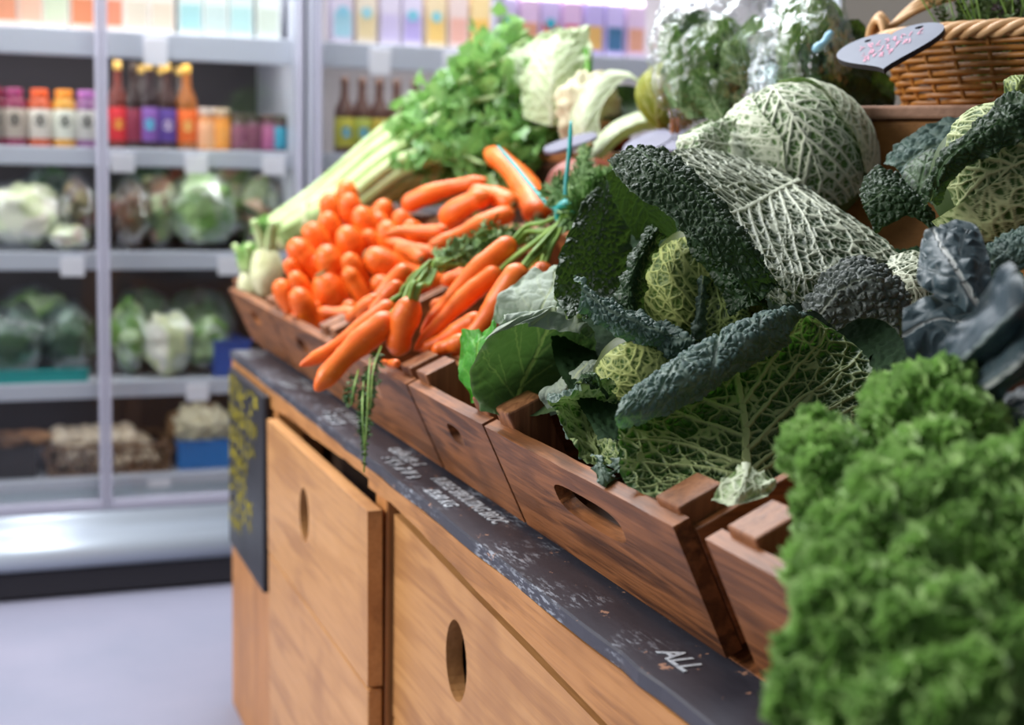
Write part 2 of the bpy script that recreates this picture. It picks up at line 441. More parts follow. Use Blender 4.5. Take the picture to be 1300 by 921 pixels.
# ================================================================== room
YF = 4.40                                  # glass line of the coolers
m = MB().ab(np.array([-3.5, -2.5, -.05]), np.array([5.5, 6.2, 0])); m.mark('floor', M['floor'], 'pale lilac grey smooth shop floor', 'floor', kind='structure')
m = MB().ab(np.array([-3.5, 5.25, 0]), np.array([5.5, 5.35, 3.0])); m.mark('wall_back', M['wall'], 'pale wall behind the coolers', 'wall', kind='structure')

m = MB().ab(np.array([2.6, -2.5, 0]), np.array([2.7, 4.0, 3.0])); m.mark('wall_right', plain('light_block_wall', '5c5750', .8), 'added dark wall beyond the stall that blocks light', 'wall', kind='structure')  # wall added to block world light and deepen the cabbages' shading
# ================================================================== display coolers
SH = [.38, .03, -.285, -.685, -.985]       # shelf tops below eye height
SH = [H+z for z in SH]
def cooler(x0, x1, posts, label, ntags):
    c = thing('display_cooler', label, 'cooler', ((x0+x1)/2, YF+.35, 0))
    top, depth = H+.78, .72
    MB().ab(np.array([x0+.01, YF+depth-.04, .2]), np.array([x1-.01, YF+depth, top])).build('back_panel', M['inner_dark'] if x0 < .5 else M['liner'], c)
    for x in (x0+.0175, x1-.0175): MB().ab(np.array([x-.0175, YF+.05, .0]), np.array([x+.0175, YF+depth, top]), .004).build('side_panel', M['white_metal'], c)
    MB().ab(np.array([x0, YF+.02, top]), np.array([x1, YF+depth, top+.22]), .01).build('top_housing', M['white_metal'], c)
    for k, z in enumerate(SH):
        m = MB(); m.ab(np.array([x0+.036, YF+.09, z-.018]), np.array([x1-.036, YF+depth-.05, z]), .003)
        s = m.build('shelf', M['white_metal'], c)
        th = (.075, .05, .05, .045, .06)[k]
        MB().ab(np.array([x0+.036, YF+.072, z-th]), np.array([x1-.036, YF+.09, z+.006]), .004).build('price_rail', M['white_metal'], s)
        for tx in ntags.get(k, ()):
            MB().ab(np.array([tx-.035, YF+.062, z-th-.018]), np.array([tx+.035, YF+.0705, z-.01]), .002).build('price_tag', M['tag'], s)
    # doors: slim frames with a pane each
    for a, b in posts:
        zb = H-1.06
        m = MB(); fr = .015
        for xx in (a, b-fr): m.ab(np.array([xx, YF-.02, zb]), np.array([xx+fr, YF+.03, top-.01]), .004)
        m.ab(np.array([a+fr, YF-.018, zb]), np.array([b-fr, YF+.028, zb+.03]), .003); m.ab(np.array([a+fr, YF-.018, top-.045]), np.array([b-fr, YF+.028, top-.01]), .003)
        d = m.build('door', M['post_metal'], c)
        MB().ab(np.array([a+fr, YF, zb+.03]), np.array([b-fr, YF+.006, top-.045])).build('pane', M['glass'], d)
    # lower front: sloping sill, rounded bumper, dark kick plate
    prof = [(YF+.09, H-1.0), (YF-.01, H-1.06), (YF-.03, H-1.075), (YF-.035, H-1.10), (YF-.05, H-1.11), (YF-.10, H-1.125), (YF-.125, H-1.15), (YF-.13, H-1.18), (YF-.115, H-1.205), (YF-.07, H-1.215), (YF+.09, H-1.215)]
    n = len(prof); V = [(x, y, z) for x in (x0, x1) for y, z in prof]
    F = [(i, (i+1) % n, n+(i+1) % n, n+i) for i in range(n)]+[tuple(range(n-1, -1, -1)), tuple(range(n, 2*n))]
    fixnormals(mk('bumper', V, F, M['bumper'], c, True))
    MB().ab(np.array([x0, YF-.10, 0.012]), np.array([x1, YF+.3, H-1.215])).build('kick_plate', M['dark'], c)
    return c
cooler(-.84, .952, [(-.82, -.247), (-.243, .333), (.337, .935)], 'left glass-fronted cooler holding juices, bagged salads and mushrooms', {0: (.50,), 1: (.40, .62, .86), 2: (.25, .72), 3: (.62,), 4: (.50,)})
cooler(.962, 3.0, [(.98, 1.572), (1.576, 2.25), (2.254, 2.985)], 'right glass-fronted cooler behind the celery, stocked with cartons and bottles', {0: (1.2, 1.45), 1: (1.2,)})

# ------------------------------------------------------------------ drinks and cartons
BM = {}
def colmat(c, rough=.35):
    if c not in BM: BM[c] = plain('print_'+c, c, rough)
    return BM[c]
SHARE = {}
def lathe_obj(name, prof, mat, parent, n=20):
    key = (name, tuple(map(tuple, prof)))
    o = None
    V, F = lathe(prof, n)
    return mk(name, V+loc0(parent), F, mat, parent)
def bottle(x, y, z, r, h, body, band, cap, label, group, neck=.35, spot=None, cat='bottle', tall=False):
    b = thing('juice_bottle' if not tall else 'glass_bottle', label, cat, (x, y, z), group)
    if tall:
        prof = [(0, 0), (r*.9, 0), (r, .006), (r, h*.52), (r*.9, h*.60), (r*.42, h*.74), (r*.36, h*.9), (r*.36, h*.91), (0, h*.91)]; cz = h*.90; cr = r*.40
        bz0, bz1 = h*.10, h*.48
    else:
        prof = [(0, 0), (r*.9, 0), (r, .006), (r, h*.70), (r*.93, h*.78), (r*.62, h*.88), (r*.6, h*.9), (0, h*.9)]; cz = h*.86; cr = r*.70
        bz0, bz1 = h*.16, h*.66
    lathe_obj('body', prof, colmat(body), b)
    l = lathe_obj('paper_label', [(r*1.002, bz0), (r*1.02, bz0+.001), (r*1.02, bz1-.001), (r*1.002, bz1)], colmat(band, .6), b)
    lathe_obj('cap', [(0, cz), (cr, cz), (cr*1.02, cz+.004), (cr, h-.004), (cr*.9, h), (0, h)], colmat(cap), b)
    if spot:                                # a round printed mark on the label's front, following the bottle
        a = np.linspace(0, 2*np.pi, 16, endpoint=False); rr = r*.5
        sx = np.concatenate([[0], np.cos(a)*rr]); sz = np.concatenate([[0], np.sin(a)*rr])+(bz0+bz1)/2+(0 if tall else rr*.55)
        th = sx/r; R = r*1.03
        V = np.stack([R*np.sin(th), -R*np.cos(th), sz], 1)+loc0(b)
        mk('printed_mark', V, [(0, 1+(i+1) % 16, 1+i) for i in range(16)], colmat(spot, .6), l)
    return b
g = 'small juice bottles on the second shelf'
z1 = SH[1]+.001
ordn = ['first', 'second', 'third', 'fourth', 'fifth', 'sixth']
caps = [('6e1530', '8d8278', '8a1a3c', 'dark red'), ('8b2b50', 'b9ab9d', '9c2f66', 'maroon'), ('c8542a', 'd9d0c4', 'ef5a17', 'red-orange'), ('d99a35', 'dedfd0', 'f7941d', 'amber'), ('8f5d8c', 'c7c4bd', 'b569b4', 'purple')]
for i, (px, (b_, l_, c_, nm)) in enumerate(zip((-6, 19, 51, 82, 110), caps)):
    p = ony(px, 182, YF+.16)
    bottle(p[0], YF+.16, z1, .036, .176, b_, l_, c_, 'small juice bottle with a %s cap left of the door post' % nm, g, spot='3a3a35')
rowR = [(150, .031, .27, '6a2418', 'd9232e', 'c9a052', 'dark bottle with a bright red label beside the door post', 'e8a13a', True),
        (170, .032, .265, '2c1512', '8a2340', '3a2a22', 'dark bottle with a wine red label between red and purple ones', None, True),
        (189, .034, .275, '2a1216', '8656a8', 'caa24c', 'dark bottle with a purple label and blue spot', '4fc3dc', True),
        (212, .033, .27, '3a1a14', '5b3c92', 'caa24c', 'dark bottle with an indigo label under a gold cap', 'c9b4cf', True),
        (237, .034, .268, 'a05a1c', 'f26b1d', 'd8a848', 'amber bottle with an orange label under a gold cap', 'f7c06a', True)]
for px, r, h, b_, l_, c_, lab, sp, tl in rowR:
    p = ony(px, 186, YF+.17); bottle(p[0], YF+.17, z1, r, h, b_, l_, c_, lab, 'tall bottles on the second shelf', spot=sp, tall=tl)
for px, dd, lab in ((180, .3, 'gold-capped dark bottle behind the wine red label'), (205, .3, 'gold-capped dark bottle behind the indigo label'), (228, .3, 'gold-capped dark bottle behind the orange label')):
    p = ony(px, 180, YF+dd); bottle(p[0], YF+dd, z1, .032, .27, '2a1512', '7a3a20', 'caa24c', lab, 'tall bottles on the second shelf', tall=True)
def jar(px, r, h, body, band, cap, lab, grp, sh=1, y=.16, spot=None):
    p = ony(px, 186, YF+y); b = thing('jar', lab, 'jar', (p[0], YF+y, SH[sh]+.001), grp)
    lathe_obj('body', [(0, 0), (r*.95, 0), (r, .005), (r, h*.78), (r*.86, h*.84), (0, h*.84)], colmat(body), b)
    l = lathe_obj('paper_label', [(r*1.002, h*.12), (r*1.02, h*.13), (r*1.02, h*.68), (r*1.002, h*.69)], colmat(band, .6), b)
    lathe_obj('lid', [(0, h*.82), (r*.92, h*.82), (r*.93, h*.98), (r*.9, h), (0, h)], colmat(cap), b)
for px, b_, l_, c_, lab in ((262, 'd98a4a', 'f1b184', 'f0d9c8', 'peach jar with a pale lid right of the orange bottle'), (280, 'd9822a', 'f59a3c', 'e8c9a8', 'low orange jar with a cream lid'),
                            (303, '5c3a40', '8a4a66', '5a4a42', 'first plum jar beside the orange one'), (321, '6a4450', '7c3f58', '4a4038', 'middle plum jar of three'), (341, '7a3f5c', 'b0608a', '6a5048', 'pinkest plum jar next to the wide double post'), (352, '5a3440', '3f9fb8', '5a4a42', 'plum jar with a blue label at the double post')):
    jar(px, .031, .135 if px < 290 else .12, b_, l_, c_, lab, 'jars on the second shelf')
def carton(x, y, z, w, d, h, c1, c2, lab, grp, spot=None):
    b = thing('drink_carton', lab, 'carton', (x, y, z), grp); m = MB()
    V = np.array([(sx*w/2, sy*d/2, zz) for zz in (0, h*.86) for sx, sy in ((-1, -1), (1, -1), (1, 1), (-1, 1))]+[(-w/2, 0, h), (w/2, 0, h)])
    F = [(3, 2, 1, 0), (0, 1, 5, 4), (1, 2, 6, 5), (2, 3, 7, 6), (3, 0, 4, 7), (4, 5, 9, 8), (6, 7, 8, 9), (5, 6, 9), (7, 4, 8)]
    mk('body', V+loc0(b), F, colmat(c1, .45), b, False)
    q = np.array([x, y-d/2-.0006, z])
    MB().ab(q+np.array([-w*.42, -.0005, h*.12]), q+np.array([w*.42, .0003, h*.5])).build('printed_panel', colmat(c2, .5), b)
    if spot:
        a = np.linspace(0, 2*np.pi, 18, endpoint=False); rr = w*.28
        V = np.stack([np.cos(a)*rr, np.zeros(18)-.0022, np.sin(a)*rr+h*.5], 1)+q
        mk('printed_mark', V, [tuple(range(18))], colmat(spot, .5), b)
    lathe_obj2 = lathe([(0, 0), (.012, 0), (.012, .014), (0, .014)], 14)
    return b
z0 = SH[0]+.001
tops = [('e9cfc0', 'd98f6c'), ('efe0d2', 'e5b49a'), ('e7dfd0', 'cfd6b8'), ('eed5c2', 'e38a60'), ('e9d0c2', 'e08a6a'), ('efe3d8', 'ded0bc'), ('f0e6da', 'e9d2bc'), ('dfe6e2', 'a9d4d4'), ('e6ece6', 'c9d9d4'), ('dfe9e6', 'b9dcd8'), ('e8ece4', 'd0d8c8')]
names = ['peach carton at the far left', 'cream carton with a peach panel', 'cream carton with a sage panel', 'blush carton left of the door post', 'blush carton right of the door post', 'ivory carton with a beige panel', 'ivory carton with a peach panel', 'pale carton with an aqua panel', 'white carton with a mist panel', 'white carton with a mint panel', 'white carton beside the wide double post']
for px, (c1, c2), nm in zip((6, 38, 70, 104, 140, 172, 204, 240, 272, 304, 338), tops, names):
    p = ony(px, 20, YF+.16); carton(p[0], YF+.16, z0, .074, .07, .2, c1, c2, nm+' on the top shelf', 'cartons on the top shelf')
rt = [('dcd0e0', 'a8d0dc', '8fc8dc', 'pale lilac carton with a blue spot beside the double post'), ('ecdcc8', 'e6cfa0', '9fd0d8', 'cream carton with a blue spot'), ('ddd2e4', 'cdbfe0', None, 'plain lilac carton behind the celery leaves'), ('dfd4ea', 'b8a8dc', '7ec4d8', 'lilac carton with a turquoise spot'), ('efd8b0', 'f0c878', '8ccbd4', 'yellow carton with a turquoise spot'), ('e6cfc8', 'e8b0a0', None, 'blush carton between two yellow ones'), ('f0d49a', 'f2c060', None, 'deep yellow carton by the slim post'),
      ('cbbbe0', '7ab8d0', '5fb8d0', 'lilac carton right of the slim post'), ('d8b8d8', 'd89878', None, 'mauve carton with an orange foot'), ('c8b4e0', 'd8502e', '2fa8c0', 'violet carton with a red panel and blue spot'), ('d4b0d4', 'c83c5c', None, 'mauve carton with a crimson panel'), ('b8a8dc', 'd8a860', None, 'violet carton with a tan panel'), ('c4b4e4', '3a6a90', None, 'violet carton with a navy panel'), ('d8bcd8', 'd89a80', None, 'mauve carton with a salmon panel near the plastic bag')]
for px, (c1, c2, sp, nm) in zip((432, 462, 492, 520, 550, 578, 606, 640, 668, 694, 722, 750, 776, 803), rt):
    p = ony(px, 30, YF+.16); carton(p[0], YF+.16, z0, .066, .07, .21, c1, c2, nm, 'cartons on the right cooler top shelf', sp)
for i, (px, lab, band, sp) in enumerate(((437, 'brown bottle with a yellow-green label nearest the double post', 'b9b23f', '3aa8d8'), (459, 'brown bottle with a lime label and blue spot', 'a8b04a', '3aa8d8'), (481, 'third brown bottle from the double post', 'c0a83a', '3aa8d8'), (503, 'brown bottle with a red label against the celery', 'e0522a', None), (526, 'brown bottle half hidden by celery leaves', 'b07a3a', None))):
    p = ony(px, 186, YF+.17); bottle(p[0], YF+.17, z1, .033, .25, '5a3a30', band, '6a4a3c', lab, 'brown bottles in the right cooler', spot=sp, tall=True)

# ------------------------------------------------------------------ bagged produce, trays and mushrooms
def lump(C, rad, s=0, n=(36, 28), amp=.16, fr=9.0, flat=.0):
    th = np.linspace(0, np.pi, n[1]); ph = np.linspace(0, 2*np.pi, n[0], endpoint=False)
    d = np.stack([np.sin(th)[:, None]*np.cos(ph)[None], np.sin(th)[:, None]*np.sin(ph)[None], np.cos(th)[:, None]*np.ones(n[0])[None]], -1)
    P = d*(1+amp*fbm(d*fr*.25+s*3.1, s, 3))[..., None]*np.asarray(rad)
    P = P.reshape(-1, 3)+np.asarray(C)
    return P, gridf(n[1], n[0], True)
def bag(px0, px1, v0, v1, y, mat, lab, grp, s=0, name='salad_bag'):
    a, b = ony(px0, v1, y), ony(px1, v0, y); C = (a+b)/2; r = np.array([abs(b[0]-a[0])/2, .10, abs(b[2]-a[2])/2])
    zb = min(SH, key=lambda q: abs(q-(C[2]-r[2]))); C[2] = zb+r[2]*1.03+.004
    t = thing(name, lab, 'bag', (C[0], y, zb+.001), grp)
    V, F = lump(C, r*.90, s, amp=.2); mk('leaves', V, F, mat, t)
    V, F = lump(C, r*1.02, s+3, amp=.12, n=(28, 22)); mk('film', V, F, M['film'], t)
    return t
S_white = saladmat('pale_salad', ['e9ead2', 'd5dcb0', 'c3c99a', 'efe9dc', 'c9b09c'], 16)
S_purple = saladmat('dark_salad', ['3a2a2a', '5a3038', '4c4426', '2a2420', '8a7a50'], 22)
S_mix = saladmat('mixed_salad', ['4f6a3a', '8a9a62', '2e3a28', 'c08a78', 'b9c79a', '6a4a3a'], 20)
S_green = saladmat('green_salad', ['4f7a34', '6f9a46', '2c4422', 'b9cda0', '86a860'], 20)
S_dark = saladmat('dark_green_salad', ['26402a', '3e5c3a', '4a6a52', '1c2a20', '8fa89a'], 18)
S_root = saladmat('brown_roots', ['3a2418', '5a3a26', '8a6244', '241812'], 14)
gb = 'bagged salads in the left cooler'
bag(-30, 82, 222, 308, YF+.24, S_white, 'pale lettuce bag at the far left of the third shelf', gb, 1)
bag(72, 124, 216, 310, YF+.26, S_purple, 'dark purple salad bag left of the door post', gb, 2)
bag(60, 116, 282, 315, YF+.17, S_white, 'low pale salad bag in front of the purple one', gb, 3)
bag(136, 196, 222, 312, YF+.26, S_purple, 'dark mixed salad bag right of the door post', gb, 4)
bag(172, 232, 214, 308, YF+.30, S_mix, 'mixed salad bag with reddish leaves', gb, 5)
bag(214, 306, 218, 314, YF+.22, S_green, 'bright green salad bag in crinkled clear film', gb, 6)
bag(296, 362, 222, 314, YF+.26, S_mix, 'green and red salad bag against the double post', gb, 7)
bag(20, 112, 212, 312, YF+.42, S_dark, 'dark leaf bag behind the pale lettuce bag', gb, 21)
bag(150, 226, 208, 312, YF+.44, S_dark, 'dark leaf bag behind the mixed salads', gb, 22)
bag(240, 352, 210, 312, YF+.44, S_mix, 'wide mixed leaf bag behind the bright green one', gb, 23)
gb = 'bagged greens on the fourth shelf'
bag(-10, 96, 372, 476, YF+.44, S_green, 'green leaf bag behind the dark greens', gb, 24)
bag(136, 224, 376, 476, YF+.44, S_dark, 'dark leaf bag behind the green and pale ones', gb, 25)
bag(206, 300, 380, 476, YF+.44, S_dark, 'dark leaf bag behind the blue tray', gb, 26)
bag(-40, 62, 385, 478, YF+.24, S_dark, 'dark greens bag at the far left of the fourth shelf', gb, 8)
bag(50, 122, 378, 470, YF+.28, S_dark, 'dark greens bag with a white sticker left of the door post', gb, 9)
bag(138, 192, 380, 474, YF+.26, S_green, 'green leaf bag right of the door post', gb, 10)
bag(180, 248, 392, 476, YF+.20, S_white, 'pale green leaf bag in the middle of the fourth shelf', gb, 11)
bag(228, 292, 398, 476, YF+.24, S_green, 'bright green leaf bag near the wooden stall', gb, 12)
def tray(px0, px1, v0, sh, y, d, mat, lab, grp=None, name='plastic_tray', h=None):
    a, b = ony(px0, v0, y), ony(px1, v0, y); z = SH[sh]+.001; hh = h or (a[2]-z)
    x0, x1 = a[0], b[0]; o = thing(name, lab, 'tray', ((x0+x1)/2, y+d/2, z), grp); w = .006
    MB().ab(np.array([x0, y, z]), np.array([x1, y+d, z+w]), .002).build('base', mat, o)
    m = MB()
    m.ab(np.array([x0, y, z+w]), np.array([x1, y+w, z+hh]), .002); m.ab(np.array([x0, y+d-w, z+w]), np.array([x1, y+d, z+hh]), .002)
    m.ab(np.array([x0, y+w, z+w]), np.array([x0+w, y+d-w, z+hh]), .002); m.ab(np.array([x1-w, y+w, z+w]), np.array([x1, y+d-w, z+hh]), .002)
    m.build('sides', mat, o)
    MB().ab(np.array([x0-.006, y-.006, z+hh]), np.array([x1+.006, y+.001, z+hh+.008]), .002).build('rim', mat, o)
    return o
tray(-40, 112, 466, 3, YF+.115, .035, M['teal'], 'teal plastic tray edge before the dark greens', h=.035)
tray(272, 318, 434, 3, YF+.13, .25, M['navy'], 'dark blue plastic tray beside the wooden stall end', h=.11)
# mushrooms in a lattice crate
a, b = ony(62, 585, YF+.15), ony(214, 585, YF+.15); z4 = SH[4]+.001
cr = thing('mushroom_crate', 'brown lattice crate of mushrooms on the bottom shelf', 'crate', ((a[0]+b[0])/2, YF+.28, z4))
M['lattice'] = speck('woven_lattice', '8a6a50', '4a3428', 60, .7)
m = MB()
for yy in (YF+.15, YF+.40):
    for k in range(14):
        x = a[0]+(b[0]-a[0])*k/13; m.box(Matrix.Translation((x, yy, z4+.045)) @ Matrix.Rotation(.5 if k % 2 else -.5, 4, 'Y'), (.008, .005, .088), .001)
m.build('lattice_side', M['lattice'], cr)
m = MB()
for yy in (YF+.15, YF+.40):
    for zz in (.006, .086): m.ab(np.array([a[0], yy-.005, z4+zz-.006]), np.array([b[0], yy+.005, z4+zz+.006]), .002)
for x in (a[0], b[0]): m.ab(np.array([x-.005, YF+.15, z4]), np.array([x+.005, YF+.40, z4+.092]), .002)
m.ab(np.array([a[0], YF+.15, z4]), np.array([b[0], YF+.40, z4+.006])); m.build('frame', M['lattice'], cr)
M['mush'] = speck('mushroom_skin', 'efe3d0', 'd9c3a4', 30, .6); M['stemw'] = plain('mushroom_stem', 'e6dccb', .7)
capP = [(0, .011), (.012, .010), (.020, .006), (.024, 0), (.027, .006), (.026, .018), (.019, .029), (.009, .034), (0, .035)]
first = None; mm = 0
spots = []
for layer in range(3):
    for iy in range(4 - (layer > 1)):
        for ix in range(8-layer):
            spots.append((a[0]+.04+(b[0]-a[0]-.08)*(ix+.5*(layer % 2)+.15*rng.random())/7.2, YF+.19+iy*.055+.02*rng.random(), z4+.02+layer*.036))
for k, (x, y, z) in enumerate(spots):
    if first is None:
        t = thing('mushroom', 'cream button mushroom in the lattice crate on the bottom shelf', 'mushroom', (x, y, z), 'mushrooms in the lattice crate')
        c_ = mk('mushroom_cap', np.array(lathe(capP, 16)[0])+np.array([x, y, z]), lathe(capP, 16)[1], M['mush'], t)
        s_ = mk('stem', lathe([(0, -.012), (.010, -.012), (.009, .008), (0, .012)], 12)[0]+np.array([x, y, z]), lathe([(0, -.012), (.010, -.012), (.009, .008), (0, .012)], 12)[1], M['stemw'], t); first = t
    else:
        t = first.copy(); COL.objects.link(t)
        for ch in first.children: q = ch.copy(); COL.objects.link(q); q.parent = t
        t.location = (x, y, z); t.rotation_euler = (rng.normal(0, .35), rng.normal(0, .35), rng.random()*6); s = .9+.35*rng.random(); t.scale = (s, s, s)
# cauliflower in a blue tray, roots in a black tray
bt = tray(226, 292, 572, 4, YF+.15, .25, M['blue'], 'bright blue tray holding cauliflowers on the bottom shelf', h=.085)
M['curd'] = speck('cauliflower_curd', 'f0ead0', 'd8cfa8', 60, .7, .8); M['brownpaper'] = plain('kraft_paper', '8a6a4a', .7)
p = ony(257, 560, YF+.26)
t = thing('cauliflower', 'creamy cauliflower sitting in the bright blue tray', 'cauliflower', (p[0], YF+.27, SH[4]+.03))
V, F = lump((p[0], YF+.27, SH[4]+.115), (.095, .085, .075), 4, (48, 36), .22, 26); mk('curd', V, F, M['curd'], t)
V, F = lump((p[0], YF+.29, SH[4]+.10), (.115, .07, .095), 9, (32, 24), .14, 8); mk('outer_leaves', V, F, M['brownpaper'], t)
rt_ = tray(-60, 46, 580, 4, YF+.15, .25, M['black_plastic'], 'black plastic tray of brown roots at the far left', h=.09)
for k, (px, vv, lab) in enumerate(((-12, 560, 'dark brown root at the frame edge'), (12, 568, 'brown root lying across the black tray'), (34, 556, 'pale-skinned root by the tray corner'))):
    p = ony(px, vv, YF+.24); q = np.array([p[0], YF+.26, SH[4]+.10])
    dvec = unit(np.array([.8, -.3, -.25+.2*k])); P = np.array([q+dvec*t_ for t_ in np.linspace(-.09, .09, 9)])
    V, F = tube(P, .034*np.array([.3, .75, .95, 1, 1, .95, .8, .5, .15]), 14); tag(mk('root_vegetable', V, F, S_root if k < 2 else speck('pale_root', 'b98a60', '8a5c3a', 20, .6)), lab, 'vegetable')
# ================================================================== wooden stall
W_crate = wood('crate_wood', 'ab6d40', '82502c', '472713', 'Y', .5, 1.0, fig=.13)
W_cratex = wood('crate_wood_cross', 'ab6d40', '82502c', '472713', 'X', .5, 1.0)
W_post = wood('crate_post_wood', 'ab7650', '8c5c3c', '583420', 'Z', .5, .8)
W_count = wood('counter_wood', 'd09860', 'ba824c', '8a5a30', 'Y', .45, .8, fig=.07)
W_post2 = wood('counter_post_wood', 'd29a60', 'bd8149', '9a683c', 'Z', .45, .7, fig=.05)
W_panel = wood('drawer_wood', 'd6a26c', 'c5905a', '9c6a40', 'Y', .42, .6, fig=.06)
def paintmat():
    t = NT('black_chalk_paint'); v = t.coords()
    n = t.noise(v, 45, 6, .7); n2 = t.noise(t.coords((30, 4, 30)), 4, 5, .7)
    c = t.mix(n2, lin('2d2d36'), lin('474853'))
    c = t.mix(t.math('MULTIPLY', sstep_node(t, .615, .635, t.math('MULTIPLY_ADD', n, .75, t.math('MULTIPLY', n2, .25))), 1.0), c, lin('b98f78'))
    c = t.mix(t.math('MULTIPLY', t.math('MULTIPLY', sstep_node(t, .50, .62, t.noise(v, 7, 3, .6)), sstep_node(t, .50, .60, t.noise(t.coords((60, 14, 60)), 3, 6, .75))), .75), c, lin('a9b0bc'))
    return t.done(t.bsdf(c, .42, Normal=t.bump(n, .3, .001)))
M['paint'] = paintmat(); M['chalk'] = speck('chalk_white', 'dfe6ee', 'aeb8c4', 260, .9); M['chalk_y'] = speck('chalk_yellow', 'd2c22e', '8f8420', 220, .9)
M['chalk_p'] = speck('chalk_pink', 'e9b4c6', 'c692aa', 200, .9)
M['board'] = speck('chalkboard_black', '1c1c22', '2b2b32', 8, .45)
M['holein'] = wood('hole_edge', 'b5733a', '9a5c2c', '5a3014', 'X', .6)

YN, YE = -.4, 3.33
XS = .53; ZS = H-.43
stall = thing('market_stall', 'long wooden market stall with black painted ledge and drawer fronts', 'stall', (.9, 1.6, 0))
# black painted ledge
n = 90; ys = np.linspace(YN, 3.25, n)
front = XS-.003+.0022*fbm(np.stack([ys*14, ys*0], 1), 3, 3)
m = MB()
V = []; F = []
for i, y in enumerate(ys): V += [(front[i], y, ZS-.003), (front[i]+.0015, y, ZS), (.72, y, ZS+.002), (.72, y, ZS-.02), (front[i], y, ZS-.016)]
for i in range(n-1):
    for j in range(5): F.append((i*5+j, i*5+(j+1) % 5, (i+1)*5+(j+1) % 5, (i+1)*5+j))
F += [(4, 3, 2, 1, 0), tuple((n-1)*5+j for j in range(5))]
ledge = fixnormals(mk('painted_ledge', V, F, M['paint'], stall, False))
# apron boards, rough sawn lower edge
def apron(y0, y1, zt, zb, seed, x=XS, th=.024):
    k = 40; yy = np.linspace(y0, y1, k)
    low = np.interp(yy, [q[0] for q in zb], [q[1] for q in zb])+.0035*fbm(np.stack([yy*8, yy*0+seed], 1), seed, 3)
    top = zt+.0012*fbm(np.stack([yy*12, yy*0+seed], 1), seed+4, 3)
    out = [(a, b) for a, b in zip(yy, low)]+[(a, b) for a, b in zip(yy[::-1], top[::-1])]
    V, F = plate(out, [], th, np.array([x, 0, H]), np.array([0, 1., 0]), np.array([0, 0, 1.]), np.array([1., 0, 0]))
    return fixnormals(mk('apron', V, F, W_count, stall, False))
bevmod(apron(2.005, 3.25, -.447, [(1.9, -.465), (2.2, -.468), (2.75, -.481), (3.4, -.49)], 1), .003)
bevmod(apron(YN, 2.0, -.447, [(-.4, -.53), (1.1, -.502), (1.35, -.491), (1.6, -.480), (1.87, -.467), (1.90, -.463), (1.925, -.474), (2.0, -.478)], 2, XS-.004), .003)
# rear tier behind the crates
m = MB(); m.ab(np.array([1.085, 1.86, H-.36]), np.array([1.11, YE, H+.012]), .003); m.build('tier_front', wood('tier_shade_wood', '5a3420', '442616', '2a160c', 'Y', .6, .6), stall)  # front board coloured dark to stand for its shade
m = MB(); m.ab(np.array([1.085, 1.86, H+.013]), np.array([1.80, YE, H+.032]), .003); m.build('tier_top', W_cratex, stall)
for yy in (1.87, YE-.06):
    m = MB(); m.ab(np.array([1.72, yy, 0]), np.array([1.77, yy+.05, H+.012]), .003); m.build('tier_leg', W_post2, stall)
    m = MB(); m.ab(np.array([1.115, yy, 0]), np.array([1.16, yy+.05, H+.012]), .003); m.build('tier_leg', W_post2, stall)
# posts, end panel, dark board for the inside shade, plinth
for y0, y1 in ((2.745, 2.86), (1.935, 1.995), (1.02, 1.09), (.1, .17)):
    m = MB(); m.ab(np.array([XS+.006, y0, 0]), np.array([XS+.06, y1, ZS-.02]), .003); m.build('post', W_post2, stall)
m = MB(); m.ab(np.array([XS+.012, 2.862, 0]), np.array([XS+.045, YE, ZS-.02]), .003); m.build('front_panel', W_post2, stall)
m = MB(); m.ab(np.array([XS+.046, YE-.03, 0]), np.array([1.04, YE, ZS-.02]), .003); m.build('end_panel', W_post2, stall)
m = MB(); m.ab(np.array([XS+.12, YN, 0]), np.array([XS+.14, 2.85, ZS-.02])); m.build('back_board', plain('inside_shade_wood', '3a2614', .7), stall)  # dark board behind the drawer gaps, its colour stands for shade
m = MB()
ex = np.array([math.cos(.436), 0, math.sin(.436)]); ez = np.array([-math.sin(.436), 0, math.cos(.436)])
m.box(basis(ex, np.array([0, 1., 0]), ez, np.array([.60, (YN+YE)/2, H-.428])+ex*.245-ez*.014), (.47, YE-YN, .016), .002); m.build('sloping_deck', W_cratex, stall)
m = MB()
for y in (.0, 1.0, 2.0, 3.0): m.ab(np.array([.95, y, ZS]), np.array([1.0, y+.05, H-.285]), .002)
m.build('deck_support', W_post2, stall)
def stadium(cx, cy, rx, ry, n=14, sup=2.0):
    a = np.linspace(0, 2*np.pi, n*2, endpoint=False)
    return np.stack([cx+rx*np.sign(np.cos(a))*np.abs(np.cos(a))**(2/sup), cy+ry*np.sign(np.sin(a))*np.abs(np.sin(a))**(2/sup)], 1)
